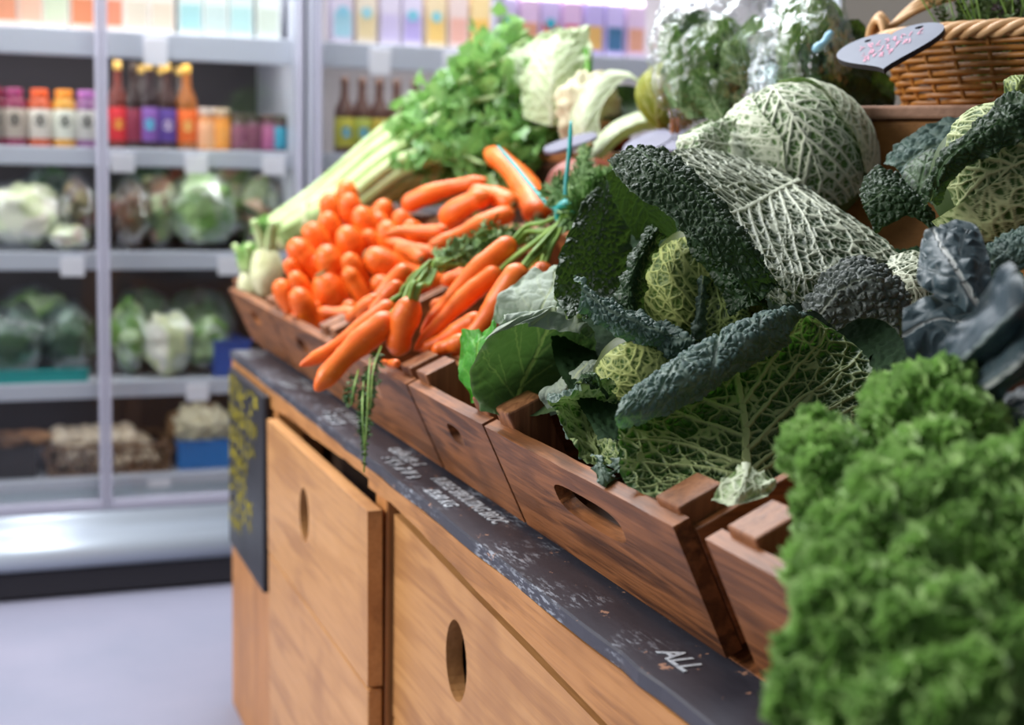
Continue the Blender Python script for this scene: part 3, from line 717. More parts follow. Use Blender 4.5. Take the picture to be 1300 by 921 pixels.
# drawer fronts with a finger hole
def drawer(y0, y1, zt, zb, zsplit, hole, x, lean, th=.022, slant=0.0):
    d = thing('drawer_front', None, None, (x, (y0+y1)/2, H+zb)); d.parent = stall; d.location = Vector(d.location)-Vector(loc0(stall)); del d['loc0']; d['loc0'] = [x, (y0+y1)/2, H+zb]
    up = unit(np.array([-lean, 0, 1.])); nx = np.cross(np.array([0, 1., 0]), up)
    O = np.array([x, 0, H+zb])
    for q0, q1, hl in ((zsplit+.002, zt, [hole] if hole else []), (zb, zsplit-.002, [])):
        k = 14; yy = np.linspace(y0, y1, k)
        sl_ = lambda a, q: q-zb-(slant*(y1-a) if q > zb+.1 else 0)
        out = [(a, sl_(a, q0)) for a in yy]+[(a, sl_(a, q1)) for a in yy[::-1]]
        V, F = plate(out, [stadium(h[0], h[1]-zb, h[2], h[3]) for h in hl], th, O, np.array([0, 1., 0]), up, nx)
        o = fixnormals(mk('board', V, F, W_panel, d, False)); bevmod(o, .0025)
    return d
def drawer_t(*a): return drawer(*a)
drawer(1.932, 2.70, -.493, -1.28, -.757, (2.365, -.603, .038, .048), XS-.015, .010)
drawer(1.08, 1.925, -.498, -1.28, -.80, (1.635, -.617, .042, .052), XS+.018, .004, slant=.045)
drawer(.18, 1.01, -.545, -1.28, -.86, (.6, -.74, .045, .052), XS+.018, .004)
# drawers' sides seen above the tilted front
m = MB(); m.ab(np.array([XS+.010, 1.96, H-1.28]), np.array([XS+.11, 1.975, H-.51])); m.build('drawer_side', W_panel, stall)

# chalk writing
def text(body, O, exv, eyv, size, mat, parent, name='chalk_lettering', sx=1.0, sp=1.0):
    cu = bpy.data.curves.new(name, 'FONT'); cu.body = body; cu.size = size; cu.extrude = .0003; cu.space_character = sp; cu.offset = size*.016
    o = bpy.data.objects.new(name, cu); COL.objects.link(o); cu.materials.append(mat)
    exv, eyv = unit(exv), unit(eyv); ezv = np.cross(exv, eyv)
    me = bpy.data.meshes.new_from_object(o); bpy.data.objects.remove(o); me.name = name
    me.transform(basis(exv*sx, eyv, ezv, O-loc0(parent))); me.update()
    if not len(me.materials): me.materials.append(mat)
    o = bpy.data.objects.new(name, me); COL.objects.link(o); o.parent = parent
    return o
def scribble(O, exv, eyv, w, h, n, mat, parent, name, seed=0, th=.0022, lift=.0008):
    """a line of n chalk strokes groups too worn to read"""
    r = np.random.default_rng(seed); exv, eyv = unit(exv), unit(eyv); nz = np.cross(exv, eyv); m = MB()
    for k in range(n):
        cx = w*(k+.1)/n; cw = w/n*.78; q = []
        for _ in range(r.integers(2, 4)):
            pts = [(cx+cw*r.random(), h*r.choice([0, .5, 1])+h*.1*r.random()) for _ in range(3)]
            P = np.array([O+exv*a+eyv*b+nz*lift for a, b in pts]); P = curve(P, 7)
            T, N, B = frames(P, nz)
            for i in range(6):
                s0, s1 = np.cross(nz, T[i])*th/2, np.cross(nz, T[i+1])*th/2
                m.add([P[i]-s0, P[i]+s0, P[i+1]+s1, P[i+1]-s1], [(0, 3, 2, 1)])
    return tag(m.build(name, mat, parent), kind='stuff')
EXT = np.array([0, -1., 0]); EYT = np.array([1., 0, 0])
def lp(px, py): return onz(px, py, ZS+.0030)
p = lp(548, 606); text('PURPLE SPROUTING BROC', np.array([XS+.042, p[1], ZS+.0011]), EXT, EYT, .030, M['chalk'], ledge, sx=.72)
p = lp(533, 621); text('\u00a39.60 KG', np.array([XS+.012, p[1], ZS+.0011]), EXT, EYT, .028, M['chalk'], ledge, sx=.9)
p = lp(484, 560); text('CARROTS', np.array([XS+.040, p[1]-.05, ZS+.0011]), EXT, EYT, .026, M['chalk'], ledge, sx=.9)
for k, (y, x, w, n) in enumerate(((2.02, .040, .10, 4), (2.00, .010, .16, 6), (2.42, .038, .20, 8), (2.40, .008, .13, 5), (2.78, .038, .17, 7), (2.76, .008, .11, 4), (3.25, .036, .14, 5), (3.24, .006, .15, 5))):
    scribble(np.array([XS+x, y, ZS+.0011]), EXT, EYT, w, .021, n, M['chalk'], ledge, 'chalk_lettering', 40+k, .0042)
p = lp(826, 826); text('ALL', np.array([XS+.028, p[1], ZS+.0011]), EXT, EYT, .034, M['chalk'], ledge, sx=.95)

# chalkboard sign leaning on the front panel
sg = thing('chalkboard_sign', 'narrow black chalkboard with yellow writing at the stall end', 'sign', (XS-.005, 2.99, H-.88))
m = MB(); m.ab(np.array([XS-.016, 2.78, H-.865]), np.array([XS-.001, 3.20, H-.462]), .004); bd = m.build('board', M['board'], sg)
for k, (z, n, w, hh) in enumerate(((-.545, 7, .36, .042), (-.595, 8, .36, .034), (-.645, 6, .33, .034), (-.69, 7, .24, .03), (-.73, 6, .22, .026), (-.765, 6, .30, .026), (-.80, 5, .28, .024), (-.835, 4, .16, .024))):
    scribble(np.array([XS-.0165, 3.19, H+z+.025]), np.array([0, -1., 0]), np.array([0, 0, 1.]), w, hh, n, M['chalk_y'], bd, 'chalk_lettering', 80+k, .0058)

# ------------------------------------------------------------------ tilted crates
def crate(y0, y1, label, hole, posts=(.012, .016), depth=.46, hh=.134, dx=0.0, slot=None, raise_=0.0):
    O = np.array([.60+dx, (y0+y1)/2, H-.422+raise_]); ey = np.array([0, 1., 0])
    c = thing('wooden_crate', label, 'crate', tuple(O), 'open crates along the stall')
    L = (y1-y0)/2-.002; th = .017
    k = 22; yy = np.linspace(-L, L, k); top = hh+.0016*fbm(np.stack([yy*14, yy*0+y0*5], 1), 5, 3)
    out = [(a, 0) for a in yy]+[(a, b) for a, b in zip(yy[::-1], top[::-1])]
    V, F = plate(out, [stadium(*hole, sup=3.2)] if hole else [], th, O, ey, ez, ex)
    bevmod(fixnormals(mk('front_panel', V, F, W_crate, c, False)), .002)
    Vb, Fb = plate([(-L, 0), (L, 0), (L, hh), (-L, hh)], [], th, O+ex*(depth-th), ey, ez, ex); bevmod(fixnormals(mk('back_panel', Vb, Fb, W_crate, c, False)), .002)
    for s in (-1, 1):
        m = MB(); m.box(basis(ex, ey, ez, O+ex*depth/2+ey*s*(L-.007)+ez*(hh*.46)), (depth-2*th-.002, .013, hh*.88), .002); m.build('side_panel', W_cratex, c)
        for q in (th+.022, depth-th-.022):
            if posts:
                m = MB(); e = posts[(s+1)//2]+.003*rng.random(); m.box(basis(ex, ey, ez, O+ex*q+ey*s*(L-.0145-.022)+ez*(hh+e)/2), (.047, .046, hh+e), .0025); m.build('corner_post', W_post, c)
    m = MB()
    for j in range(5): m.box(basis(ex, ey, ez, O+ex*(.02+(depth-.04)*(j+.5)/5)+ez*.006), ((depth-.04)/5-.008, 2*L-.03, .010), .001)
    m.build('base_slats', W_crate, c)
    return c
crate(2.892, 3.385, 'far end crate of celery with a small finger slot', (0, .085, .05, .016))
crate(2.395, 2.888, 'crate of loose carrots, second from the far end', (0, .085, .05, .016))
crate(1.868, 2.391, 'crate under the tied carrots with trailing carrot greens', (0, .085, .05, .016))
crate(1.545, 1.862, 'narrow crate under the smooth green cabbage leaf', (0, .088, .028, .014), (.018, .016))
crate(1.052, 1.541, 'crate of savoy cabbages with a long handle slot', (-.02, .088, .085, .019), (.004, .018))
crate(.50, .998, 'nearest crate, heaped with curly kale', (-.02, .088, .085, .019), posts=(.006, .006), raise_=.004)
crate(.0, .496, 'crate below the frame under the curly kale', None)

# ------------------------------------------------------------------ shelf crate and basket behind
P1, P2 = onz(1036, 137, H+.09), onz(1290, 135, H+.09)
d_ = unit(P2-P1); n_ = np.array([-d_[1], d_[0], 0]); n_ = n_ if n_ @ ray(1150, 140) > 0 else -n_
Lb = .95; zb = H-.20
bx = thing('wooden_shelf_box', 'plain brown wooden box under the wicker basket', 'box', tuple(P1+d_*Lb/2-np.array([0, 0, .09+.20])))
W_box = wood('shelf_box_wood', 'b88244', 'a47036', '855628', 'X', .5, .4, fig=.04)
def slab(a0, a1, b0, b1, z0, z1, mat, name):
    Mx = basis(d_, n_, np.array([0, 0, 1.]), P1*np.array([1, 1, 0])+d_*(a0+a1)/2+n_*(b0+b1)/2+np.array([0, 0, (z0+z1)/2]))
    return MB().box(Mx, (a1-a0, b1-b0, z1-z0), .004).build(name, mat, bx)
slab(0, Lb, 0, .022, zb, H+.072, W_box, 'front_board'); slab(0, Lb, .022, .5, H+.074, H+.09, W_box, 'top_board'); slab(0, Lb, -.008, .0215, H+.074, H+.092, wood('shelf_edge_wood', 'c09a80', 'a88068', '80604c', 'X', .5, .5, fig=.04), 'edge_strip')
slab(0, .02, .024, .5, zb, H+.073, W_box, 'side_board'); slab(Lb-.02, Lb, .024, .5, zb, H+.073, W_box, 'side_board')
slab(.0, .05, .06, .45, 0, zb, W_box, 'leg'); slab(Lb-.05, Lb, .06, .45, 0, zb, W_box, 'leg')
M['wick'] = speck('wicker_cane', 'b0762e', '7a4a18', 40, .45); M['wick_l'] = speck('wicker_pale_cane', 'd6ae80', 'b98a58', 30, .45)
zt = H+.0925
bc = P1+d_*.31+n_*.165; bc[2] = zt
bk = thing('wicker_basket', 'oval wicker basket of herbs standing on the brown wooden box', 'basket', tuple(bc))
A_, B_, HB = .235, .145, .088
def bpt(t, h, o=0.0):
    s = 1+.16*(h/HB)
    return bc+d_*math.cos(t)*(A_*s+o)+n_*math.sin(t)*(B_*s+o)+np.array([0, 0, h])
m = MB(); NS = 30
for k in range(NS):
    t = 2*math.pi*k/NS; m.tube(np.array([bpt(t, h) for h in np.linspace(.002, HB+.004, 7)]), .0030, 6)
m.build('stakes', M['wick'], bk)
m = MB()
for rrow in range(9):
    h = .006+rrow*.0094; P = np.array([bpt(2*math.pi*i/240, h, .0042*math.cos(NS*math.pi*i/240*1.0+math.pi*rrow)) for i in range(241)])
    m.tube(P, .0040, 6, False)
m.build('woven_side', M['wick'], bk, True)
m = MB()
for q in range(4):
    P = np.array([bpt(2*math.pi*i/260, HB+.008, 0)+np.array([0, 0, .007*math.sin(18*2*math.pi*i/260+q*math.pi/2)])+(d_*math.cos(2*math.pi*i/260)+n_*math.sin(2*math.pi*i/260))*.008*math.cos(18*2*math.pi*i/260+q*math.pi/2) for i in range(261)])
    m.tube(P, .0056, 7, False)
m.build('braided_rim', M['wick_l'], bk, True)
m = MB(); m.add(*plate([(math.cos(a)*A_*.98, math.sin(a)*B_*.98) for a in np.linspace(0, 2*np.pi, 40, endpoint=False)], [], .005, bc+np.array([0, 0, .001]), d_, n_, np.array([0, 0, 1.]))); fixnormals(m.build('base', M['wick'], bk))
# handle loops wound at the near left end of the rim
m = MB()
hp = bpt(math.pi*1.03, HB+.012)
for q in range(5):
    a = np.linspace(0, 2*np.pi, 28); ax = unit(d_*(.3+.15*q)+n_*.5+np.array([0, 0, .15*q])); e1 = unit(np.cross(ax, [0, 0, 1.])); e2 = np.cross(ax, e1)
    c0 = hp+n_*(.012*(q-2))+np.array([0, 0, .004*q])
    m.tube(np.array([c0+e1*math.cos(t)*.017+e2*math.sin(t)*.026 for t in a]), .0052, 7, False)
m.build('wound_handle', M['wick_l'], bk, True)
m = MB()
for q in range(3):
    P = curve([hp+np.array([0, 0, .012])+n_*.006*q, hp+d_*.06+np.array([0, 0, .045+.006*q]), hp+d_*.14+n_*.02+np.array([0, 0, .065+.005*q]), hp+d_*.26+n_*.03+np.array([0, 0, .07])], 24)
    m.tube(P, .0055, 7)
m.build('arched_handle', M['wick_l'], bk, True)
# heart-shaped slate
M['slate'] = speck('slate_grey_paint', '737a8a', '666c7c', 14, .55); M['slate_edge'] = plain('slate_dark_edge', '2a2228', .6)
hc = D(1128, 58, 1.80)
t = np.linspace(0, 2*np.pi, 64, endpoint=False)
hx = 16*np.sin(t)**3; hy = 13*np.cos(t)-3.6*np.cos(2*t)-1.4*np.cos(3*t)-.5*np.cos(4*t)
eX = unit(D(1192, 40, 1.80)-D(1062, 72, 1.86)); back = unit(np.array([FW[0], FW[1], 0])); eY = unit(back*.92+np.array([0, 0, .38])); eY = unit(eY-eX*(eX @ eY)); eZ = np.cross(eX, eY)
if eZ[2] < 0: eZ = -eZ
sl = thing('heart_slate', 'grey heart-shaped slate with faint pink chalk on the basket', 'sign', tuple(hc-eZ*.006))
V, F = plate(np.stack([hx*.0043, hy*.0046], 1), [stadium(-.030, .034, .0045, .004), stadium(.036, .036, .0055, .004)], .007, hc-eZ*.007, eX, eY, eZ)
o = fixnormals(mk('heart_board', V, F, [M['slate']], sl, False)); bevmod(o, .0012)
o.data.materials.append(M['slate_edge'])
for q in o.data.polygons:
    if abs(Vector(tuple(eZ)) @ q.normal) < .5: q.material_index = 1
for k, (xx, yy, w, nn) in enumerate(((-.040, .004, .085, 8), (-.036, -.016, .065, 6), (-.030, -.034, .040, 4))):
    scribble(hc+eX*xx+eY*yy, eX+eY*.12, eY, w, .014, nn, M['chalk_p'], o, 'chalk_lettering', 120+k, .0016)
# ================================================================== vegetables
def carrotmat():
    t = NT('carrot_skin'); v = t.coords()
    n = t.noise(v, 28, 4); n2 = t.noise(v, 160, 3)
    c = t.ramp(n, [(.25, lin('e65c0e')), (.55, lin('f07018')), (.8, lin('f8872f'))])
    c = t.mix(t.math('MULTIPLY', sstep_node(t, .62, .74, n2), .35), c, lin('f7b07a'))
    p = t.n('ShaderNodeBsdfPrincipled', {'Base Color': c, 'Roughness': .42, 'Normal': t.bump(n2, .25, .001), 'Subsurface Weight': .06, 'Subsurface Radius': (.01, .004, .002), 'Subsurface Scale': .5}).outputs[0]
    return t.done(p)
M['carrot'] = carrotmat(); M['scar'] = speck('carrot_crown_scar', '5c5a2a', '9a6a30', 90, .7)
M['stem'] = speck('carrot_stem', '86a646', '5f8a34', 40, .5); M['greens'] = speck('carrot_greens', '4a7434', '86a868', 60, .6)
M['greens_d'] = speck('carrot_greens_dark', '33562a', '557a40', 60, .6)
M['band'] = plain('teal_rubber_band', '1f9f9c', .35)
def carrot_mesh(crown, tip, r, seed=0, bend=.05, blunt=.5, n=20, m=34):
    crown, tip = np.asarray(crown, float), np.asarray(tip, float); L = np.linalg.norm(tip-crown)
    cp = min(max(1.0*r/L, .06), .34)
    s = np.concatenate([cp*np.linspace(0, 1, 11)**1.6, np.linspace(cp+.03, .93, m-15), np.linspace(.95, 1, 6)]); m = len(s)
    r_ = np.random.default_rng(500+seed); side = unit(np.cross(tip-crown, r_.normal(size=3)))
    P = crown+(tip-crown)*s[:, None]+side*(np.sin(np.pi*s)*bend*L)[:, None]+unit(np.cross(tip-crown, side))*(np.sin(2*np.pi*s)*bend*.35*L)[:, None]
    sh = np.sqrt(np.clip(1-(1-np.clip(s/cp, 0, 1))**2, 0, 1))*.9+.1*np.clip(s/cp, 0, 1)
    body = 1-(1-blunt)*s-.05*np.sin(4*np.pi*s)
    tail = np.sqrt(np.clip((1-s)/.16, 0, 1)); tail = np.minimum(tail, 1)*.96+.04
    rad = r*np.maximum(sh*body*tail, .02)
    V, F = tube(P, rad, n)
    V = V.reshape(m, n, 3); Pn = P[:, None]
    a = np.arange(n)
    ns = fbm(np.stack([s[:, None]*26+0*a, np.cos(2*np.pi*a/n)[None]*1.3+seed+0*s[:, None], np.sin(2*np.pi*a/n)[None]*1.3+0*s[:, None]], -1), seed, 3)
    V = Pn+(V-Pn)*(1+.045*ns)[..., None]
    return V.reshape(-1, 3), F, P
def carrot(px0, py0, d0, px1, py1, d1, rpx, label, seed=0, parent=None, blunt=.5, bend=.05, group='loose carrots', scar=True):
    A, B = D(px0, py0, d0), D(px1, py1, d1); r = rpx*d0/f
    ax = unit(B-A); A = A  # crown centre
    V, F, P = carrot_mesh(A-ax*r*.3, B, r, seed, bend, blunt)
    if parent is None:
        t = thing('carrot', label, 'carrot', (V[:, 0].mean(), V[:, 1].mean(), V[:, 2].min()), group)
        mk('root', V, F, M['carrot'], t)
        e = V.reshape(-1, 20, 3)[0].mean(0); T, N, B_ = frames(P[:3])
        q = np.array([e-ax*.0015, e+ax*.001, e+ax*.004]); mk('stem_scar', *tube(q, np.array([.22, .34, .40])*r*(1 if scar else .45), 10), M['scar'], t)
        return t
    return mk('carrot', V, F, M['carrot'], parent), A, ax
Zx = lambda x, y: (300+x/3.411, 200+y/3.411)
# (crown x, y, radius in the close view; tip offset; depth)
loose = [
 (475, 95, 48, (20, 110), 3.18, 'topmost loose carrot, back row of the pile'),
 (395, 150, 52, (40, 120), 3.16, 'round-topped carrot at the upper left of the pile'),
 (485, 150, 50, (30, 120), 3.10, 'carrot top just below the topmost one'),
 (390, 232, 47, (50, 120), 3.08, 'carrot top under the upper left one'),
 (535, 208, 52, (60, 130), 3.00, 'upright carrot between the back row and the twin pair'),
 (650, 178, 46, (-40, 120), 3.05, 'carrot top standing up before the celery leaves'),
 (315, 278, 53, (70, 110), 3.04, 'carrot top at the left shoulder of the pile'),
 (470, 292, 60, (40, 130), 2.96, 'broad carrot top in the middle of the pile'),
 (648, 268, 56, (40, 120), 2.92, 'wide carrot top right of the middle one'),
 (740, 272, 44, (60, 80), 2.90, 'small carrot top beside the two long ones lying flat'),
 (250, 348, 56, (95, 130), 2.98, 'long carrot leaning right on the left flank'),
 (385, 374, 58, (45, 130), 2.92, 'carrot top right of the leaning long one'),
 (480, 412, 42, (60, 90), 2.88, 'small carrot top above the slim upright one'),
 (575, 400, 64, (150, 90), 2.80, 'fat carrot with its dark crown scar facing the aisle'),
 (375, 492, 73, (75, 150), 2.82, 'fattest carrot, low in the front of the pile'),
 (480, 472, 38, (110, 170), 2.78, 'slim upright carrot beside the fattest one'),
 (185, 525, 46, (60, 130), 2.94, 'carrot top low at the left end beside the celery base'),
 (258, 562, 52, (60, 120), 2.86, 'carrot top below the left flank'),
 (330, 618, 42, (40, 110), 2.80, 'small carrot top by the crate rim'),
 (478, 618, 40, (40, 70), 2.74, 'small carrot top above the one lying flat by the rim'),
 (245, 492, 38, (60, 80), 2.92, 'small carrot top tucked in the left flank'),
 (222, 438, 34, (50, 80), 2.96, 'smallest carrot top at the left edge of the pile'),
 (600, 520, 46, (110, 60), 2.76, 'carrot mostly hidden below the fat scarred one'),
 (262, 655, 40, (50, 70), 2.84, 'lowest carrot at the left by the rim'),
 (560, 310, 44, (60, 110), 2.98, 'carrot sunk between the broad tops'),
 (425, 560, 40, (60, 90), 2.84, 'carrot squeezed behind the fattest one'),
 (320, 420, 40, (60, 90), 2.98, 'carrot in the gap left of the middle'),
 (700, 470, 44, (120, 40), 2.86, 'carrot peeping out under the flat slim pair'),
 (560, 215, 46, (40, 110), 3.10, 'carrot top in the back row under the celery stalks'),
 (610, 235, 44, (40, 110), 3.02, 'carrot top beside the one standing up before the celery'),
 (700, 225, 44, (50, 100), 3.00, 'carrot top half under the long flat carrot'),
 (330, 690, 30, (30, 55), 2.78, 'carrot tip pressed against the front of the crate'),
]
for k, (x, y, r, (ox, oy), d, lab) in enumerate(loose):
    u, v = Zx(x, y); u1, v1 = Zx(x+ox*1.25, y+oy*1.25); d = d-(.15 if d > 2.85 else .06)
    carrot(u, v+r*.12, d, u1+(u1-u)*.5, v1+(v1-v)*.5, d+.03, r/3.411*1.1, 'loose orange '+lab, k, blunt=.66, bend=.02, scar=k in (13, 14, 6))
flat = [
 (735, 212, 44, 1085, 95, 3.02, 2.95, 'long flat carrot pointing up to the celery leaves', .55),
 (905, 262, 52, 1100, 165, 2.86, 2.80, 'flat carrot lying across the long one', .75),
 (1195, 205, 50, 1010, 150, 2.70, 2.78, 'curved carrot end against the dark box', .6),
 (1190, 245, 46, 832, 378, 2.60, 2.60, 'long knobbly carrot resting on the carrot greens', .5),
 (905, 312, 30, 640, 330, 2.72, 2.78, 'slim flat carrot under the knobbly one', .5),
 (880, 410, 34, 645, 362, 2.66, 2.74, 'slim carrot with its end by the tied greens', .5),
 (800, 440, 32, 690, 395, 2.62, 2.72, 'short carrot end beneath the tied greens', .6),
 (560, 695, 32, 352, 660, 2.58, 2.62, 'carrot lying flat by the rim with its tip to the left', .5),
 (960, 250, 40, 880, 330, 2.84, 2.86, 'carrot wedged behind the knobbly one', .6),
]
for k, (x, y, r, x1, y1, d, d1, lab, bl) in enumerate(flat):
    u, v = Zx(x, y); u1, v1 = Zx(x1, y1); q_ = .22 if d > 2.85 else (.12 if d > 2.66 else .03); d -= q_; d1 -= q_; r *= 1.08
    carrot(u, v, d, u1, v1, d1, r/3.411, 'loose orange '+lab, 60+k, blunt=bl, bend=.05)
carrot(683, 275, 2.62, 617, 192, 2.9, 22, 'large deep orange carrot leaning up beside the teal string', 90, blunt=.55)

# tied bunches -------------------------------------------------------
def feather(m, base, tipv, n, size, seed, spread=.35):
    """feathery leaflets along a stalk"""
    r = np.random.default_rng(seed); P = curve([base, (base+tipv)/2+r.normal(size=3)*.01, tipv], 24); L = np.linalg.norm(tipv-base)
    for k in range(n):
        t = r.random()**.8; i = int(t*22); p = P[i]; T = unit(P[i+1]-P[i])
        dv = unit(T*.7+unit(np.cross(T, r.normal(size=3)))*(.5+r.random()*.6)); l = size*(.5+r.random())*(1.1-.6*t)
        sd = unit(np.cross(dv, r.normal(size=3)))*l*.16
        q = p+dv*l; mid_ = p+dv*l*.5+unit(np.cross(dv, sd))*l*.08
        m.add([p, mid_-sd, q, mid_+sd], [(0, 1, 2), (0, 2, 3)])
        for s in (-1, 1):
            e = mid_+s*sd*3.2+dv*l*.25; m.add([mid_-sd*.6, e, mid_+sd*.6+dv*l*.15], [(0, 1, 2)])
def bunch(label, carrots, tie, fan, dtie, nst=2, seed=0, band=True, fluff=600, fs=.022):
    tp = D(*tie, dtie)
    b = thing('carrot_bunch', label, 'bunch of carrots', tuple(tp-np.array([0, 0, .08])))
    stems = MB()
    for k, (px0, py0, px1, py1, d0, d1, r, bl) in enumerate(carrots):
        o, A, ax = carrot(px0, py0, d0, px1, py1, d1, r, '', 200+seed*20+k, b, bl, .04)
        if r > 14:
            for q in range(nst+1):
                off = rng.normal(size=3)*.004; a = A-ax*r*d0/f*.1+off*.8
                c1 = A-ax*.03+off; dd = unit(tp-A)
                P = curve([a, c1, A+(tp-A)*.55+off*1.5, tp+off*1.2], 16); stems.tube(P, np.linspace(.0042, .0026, 16), 7)
    st = stems.build('stems', M['stem'], b, True)
    if band:
        T = unit(D(*fan[0])-tp); e1 = unit(np.cross(T, [0, 0, 1.])); e2 = np.cross(T, e1); a = np.linspace(0, 2*np.pi, 28)
        m = MB()
        for q in (-1, 1): m.tube(np.array([tp+T*.0035*q+e1*math.cos(t)*.016+e2*math.sin(t)*.018 for t in a]), .0056, 8, False)
        m.build('rubber_band', M['band'], b, True)
    m = MB(); m2 = MB(); r = np.random.default_rng(seed)
    for k, q in enumerate(fan):
        e = D(*q)
        for j in range(3):
            e2 = e+r.normal(size=3)*.016; P = curve([tp+r.normal(size=3)*.004, tp+(e2-tp)*.5+r.normal(size=3)*.008, e2], 14)
            m.tube(P, np.linspace(.0034, .0016, 14), 6)
            feather(m2, P[4], e2, fluff//(len(fan)*3), fs, seed*50+k*5+j)
    g = m.build('leaf_stalks', M['stem'], b, True); m2.build('feathery_leaves', M['greens'], b)
    return b
Z4 = lambda x, y: (280+x/3.411, 380+y/3.411)
b1 = bunch('tied carrots with tips hanging over the crate rim', [
   (497, 405, 400, 497, 2.06, 2.02, 19.5, .62), (497, 388, 380, 465, 2.12, 2.08, 15, .5), (517, 341, 452, 404, 2.22, 2.22, 13.5, .6),
   (524, 384, 503, 452, 2.04, 2.06, 20, .72), (480, 380, 440, 408, 2.20, 2.24, 11, .6), (508, 362, 470, 400, 2.18, 2.2, 12, .6)],
   (552, 336), [(600, 316, 2.2), (640, 300, 2.24), (672, 290, 2.28), (700, 286, 2.3), (620, 322, 2.16), (655, 312, 2.2)], 2.12, nst=2, seed=1, band=False, fluff=620, fs=.022)
# the frond that hangs over the crate in front
m = MB(); m2 = MB()
for k, pts in enumerate(([(470, 455, 2.02), (468, 480, 1.96), (466, 530, 1.92), (462, 600, 1.9)], [(455, 470, 2.02), (450, 490, 1.97), (446, 515, 1.96)], [(484, 440, 2.03), (474, 470, 1.96), (470, 520, 1.93)], [(462, 480, 2.0), (460, 520, 1.92), (463, 570, 1.9)])):
    P = curve([D(*q) for q in pts], 20); m.tube(P, .0013, 6); feather(m2, P[3], P[-1], 150 if k in (0, 3) else 80, .013, 900+k)
fr = m.build('hanging_frond', M['stem'], b1, True); m2.build('feathery_leaves', M['greens_d'], fr)
b2 = bunch('fanned carrots tied with a teal band against the savoy cabbage', [
   (651, 309, 534, 424, 2.10, 2.08, 16.5, .55), (633, 346, 526, 446, 2.08, 2.06, 15.5, .5), (662, 342, 574, 452, 2.00, 2.02, 22, .45),
   (610, 404, 530, 445, 2.02, 2.06, 15, .55), (592, 430, 548, 446, 2.00, 2.02, 13, .6), (692, 338, 672, 392, 2.02, 2.0, 18, .6), (640, 380, 590, 440, 2.03, 2.05, 16, .5),
   (585, 378, 547, 388, 2.2, 2.25, 12, .6), (608, 345, 560, 360, 2.22, 2.24, 13, .6), (505, 461, 483, 460, 1.98, 2.02, 6.5, .6)],
   (722, 273), [(760, 245, 2.12), (785, 235, 2.1), (775, 262, 2.0), (800, 225, 2.1), (750, 238, 2.18), (790, 250, 2.02), (748, 222, 2.16), (768, 204, 2.2), (735, 238, 2.12), (790, 205, 2.16)], 2.05, nst=2, seed=2, fluff=2600, fs=.028)
m = MB()
m.tube(curve([D(714, 268, 2.06), D(692, 256, 2.15), D(655, 212, 2.3), D(632, 186, 2.36)], 22), np.concatenate([np.full(18, .0036), np.linspace(.0036, .002, 4)]), 8)
m.tube(curve([D(720, 266, 2.05), D(718, 240, 2.05), D(723, 190, 2.06), D(725, 154, 2.08)], 22), np.concatenate([np.full(18, .0034), np.linspace(.0034, .002, 4)]), 8)
m.build('loose_tie_ends', M['band'], b2, True)

# celery -----------------------------------------------------------------
M['cel'] = speck('celery_stalk', 'c6d8a2', 'a0be74', 14, .32); M['cel_l'] = leafmat('celery_leaf', ('46803a', '8ab86c'), 'd0e2b8', ('9cc880', '7cb05e'), 'dcead0', .22, .28, 'a0d070', sheen=.9)
M['bulb'] = speck('celery_base', 'e6e8c4', 'c9cf98', 12, .4)
cres = [(math.cos(t), math.sin(t)) for t in np.linspace(-2.3, 2.3, 12)]+[(.62*math.cos(t)+.05, .62*math.sin(t)) for t in np.linspace(2.1, -2.1, 9)]
cres = np.array(cres)
def leaflets(m, P, n, size, seed, spread=.036):
    r = np.random.default_rng(seed)
    for k in range(n):
        t = r.random(); i = int(t*(len(P)-2)); p = P[i]+r.normal(size=3)*spread*(.3+.7*t); T = unit(P[i+1]-P[i])
        dv = unit(T*.6+r.normal(size=3)*.75+np.array([0, 0, .3])); l = size*(.55+.8*r.random()); sd = unit(np.cross(dv, r.normal(size=3))); nn = np.cross(dv, sd)
        # a three-lobed toothed leaflet, cupped
        pts2 = [(0, 0), (.30, .18), (.52, .30), (.40, .50), (.62, .62), (.34, .72), (.22, .9), (0, 1.05)]
        V = [p]; rim = pts2+[(-a, b) for a, b in pts2[-2:0:-1]]
        V = [p+dv*l*.5-nn*l*.10]+[p+sd*l*a+dv*l*b+nn*l*(.25*a*a*2-.12*b*b+.10*math.sin(7*a+9*b+k)) for a, b in rim]
        m.add(V, [(0, 1+j, 1+(j+1) % len(rim)) for j in range(len(rim))])
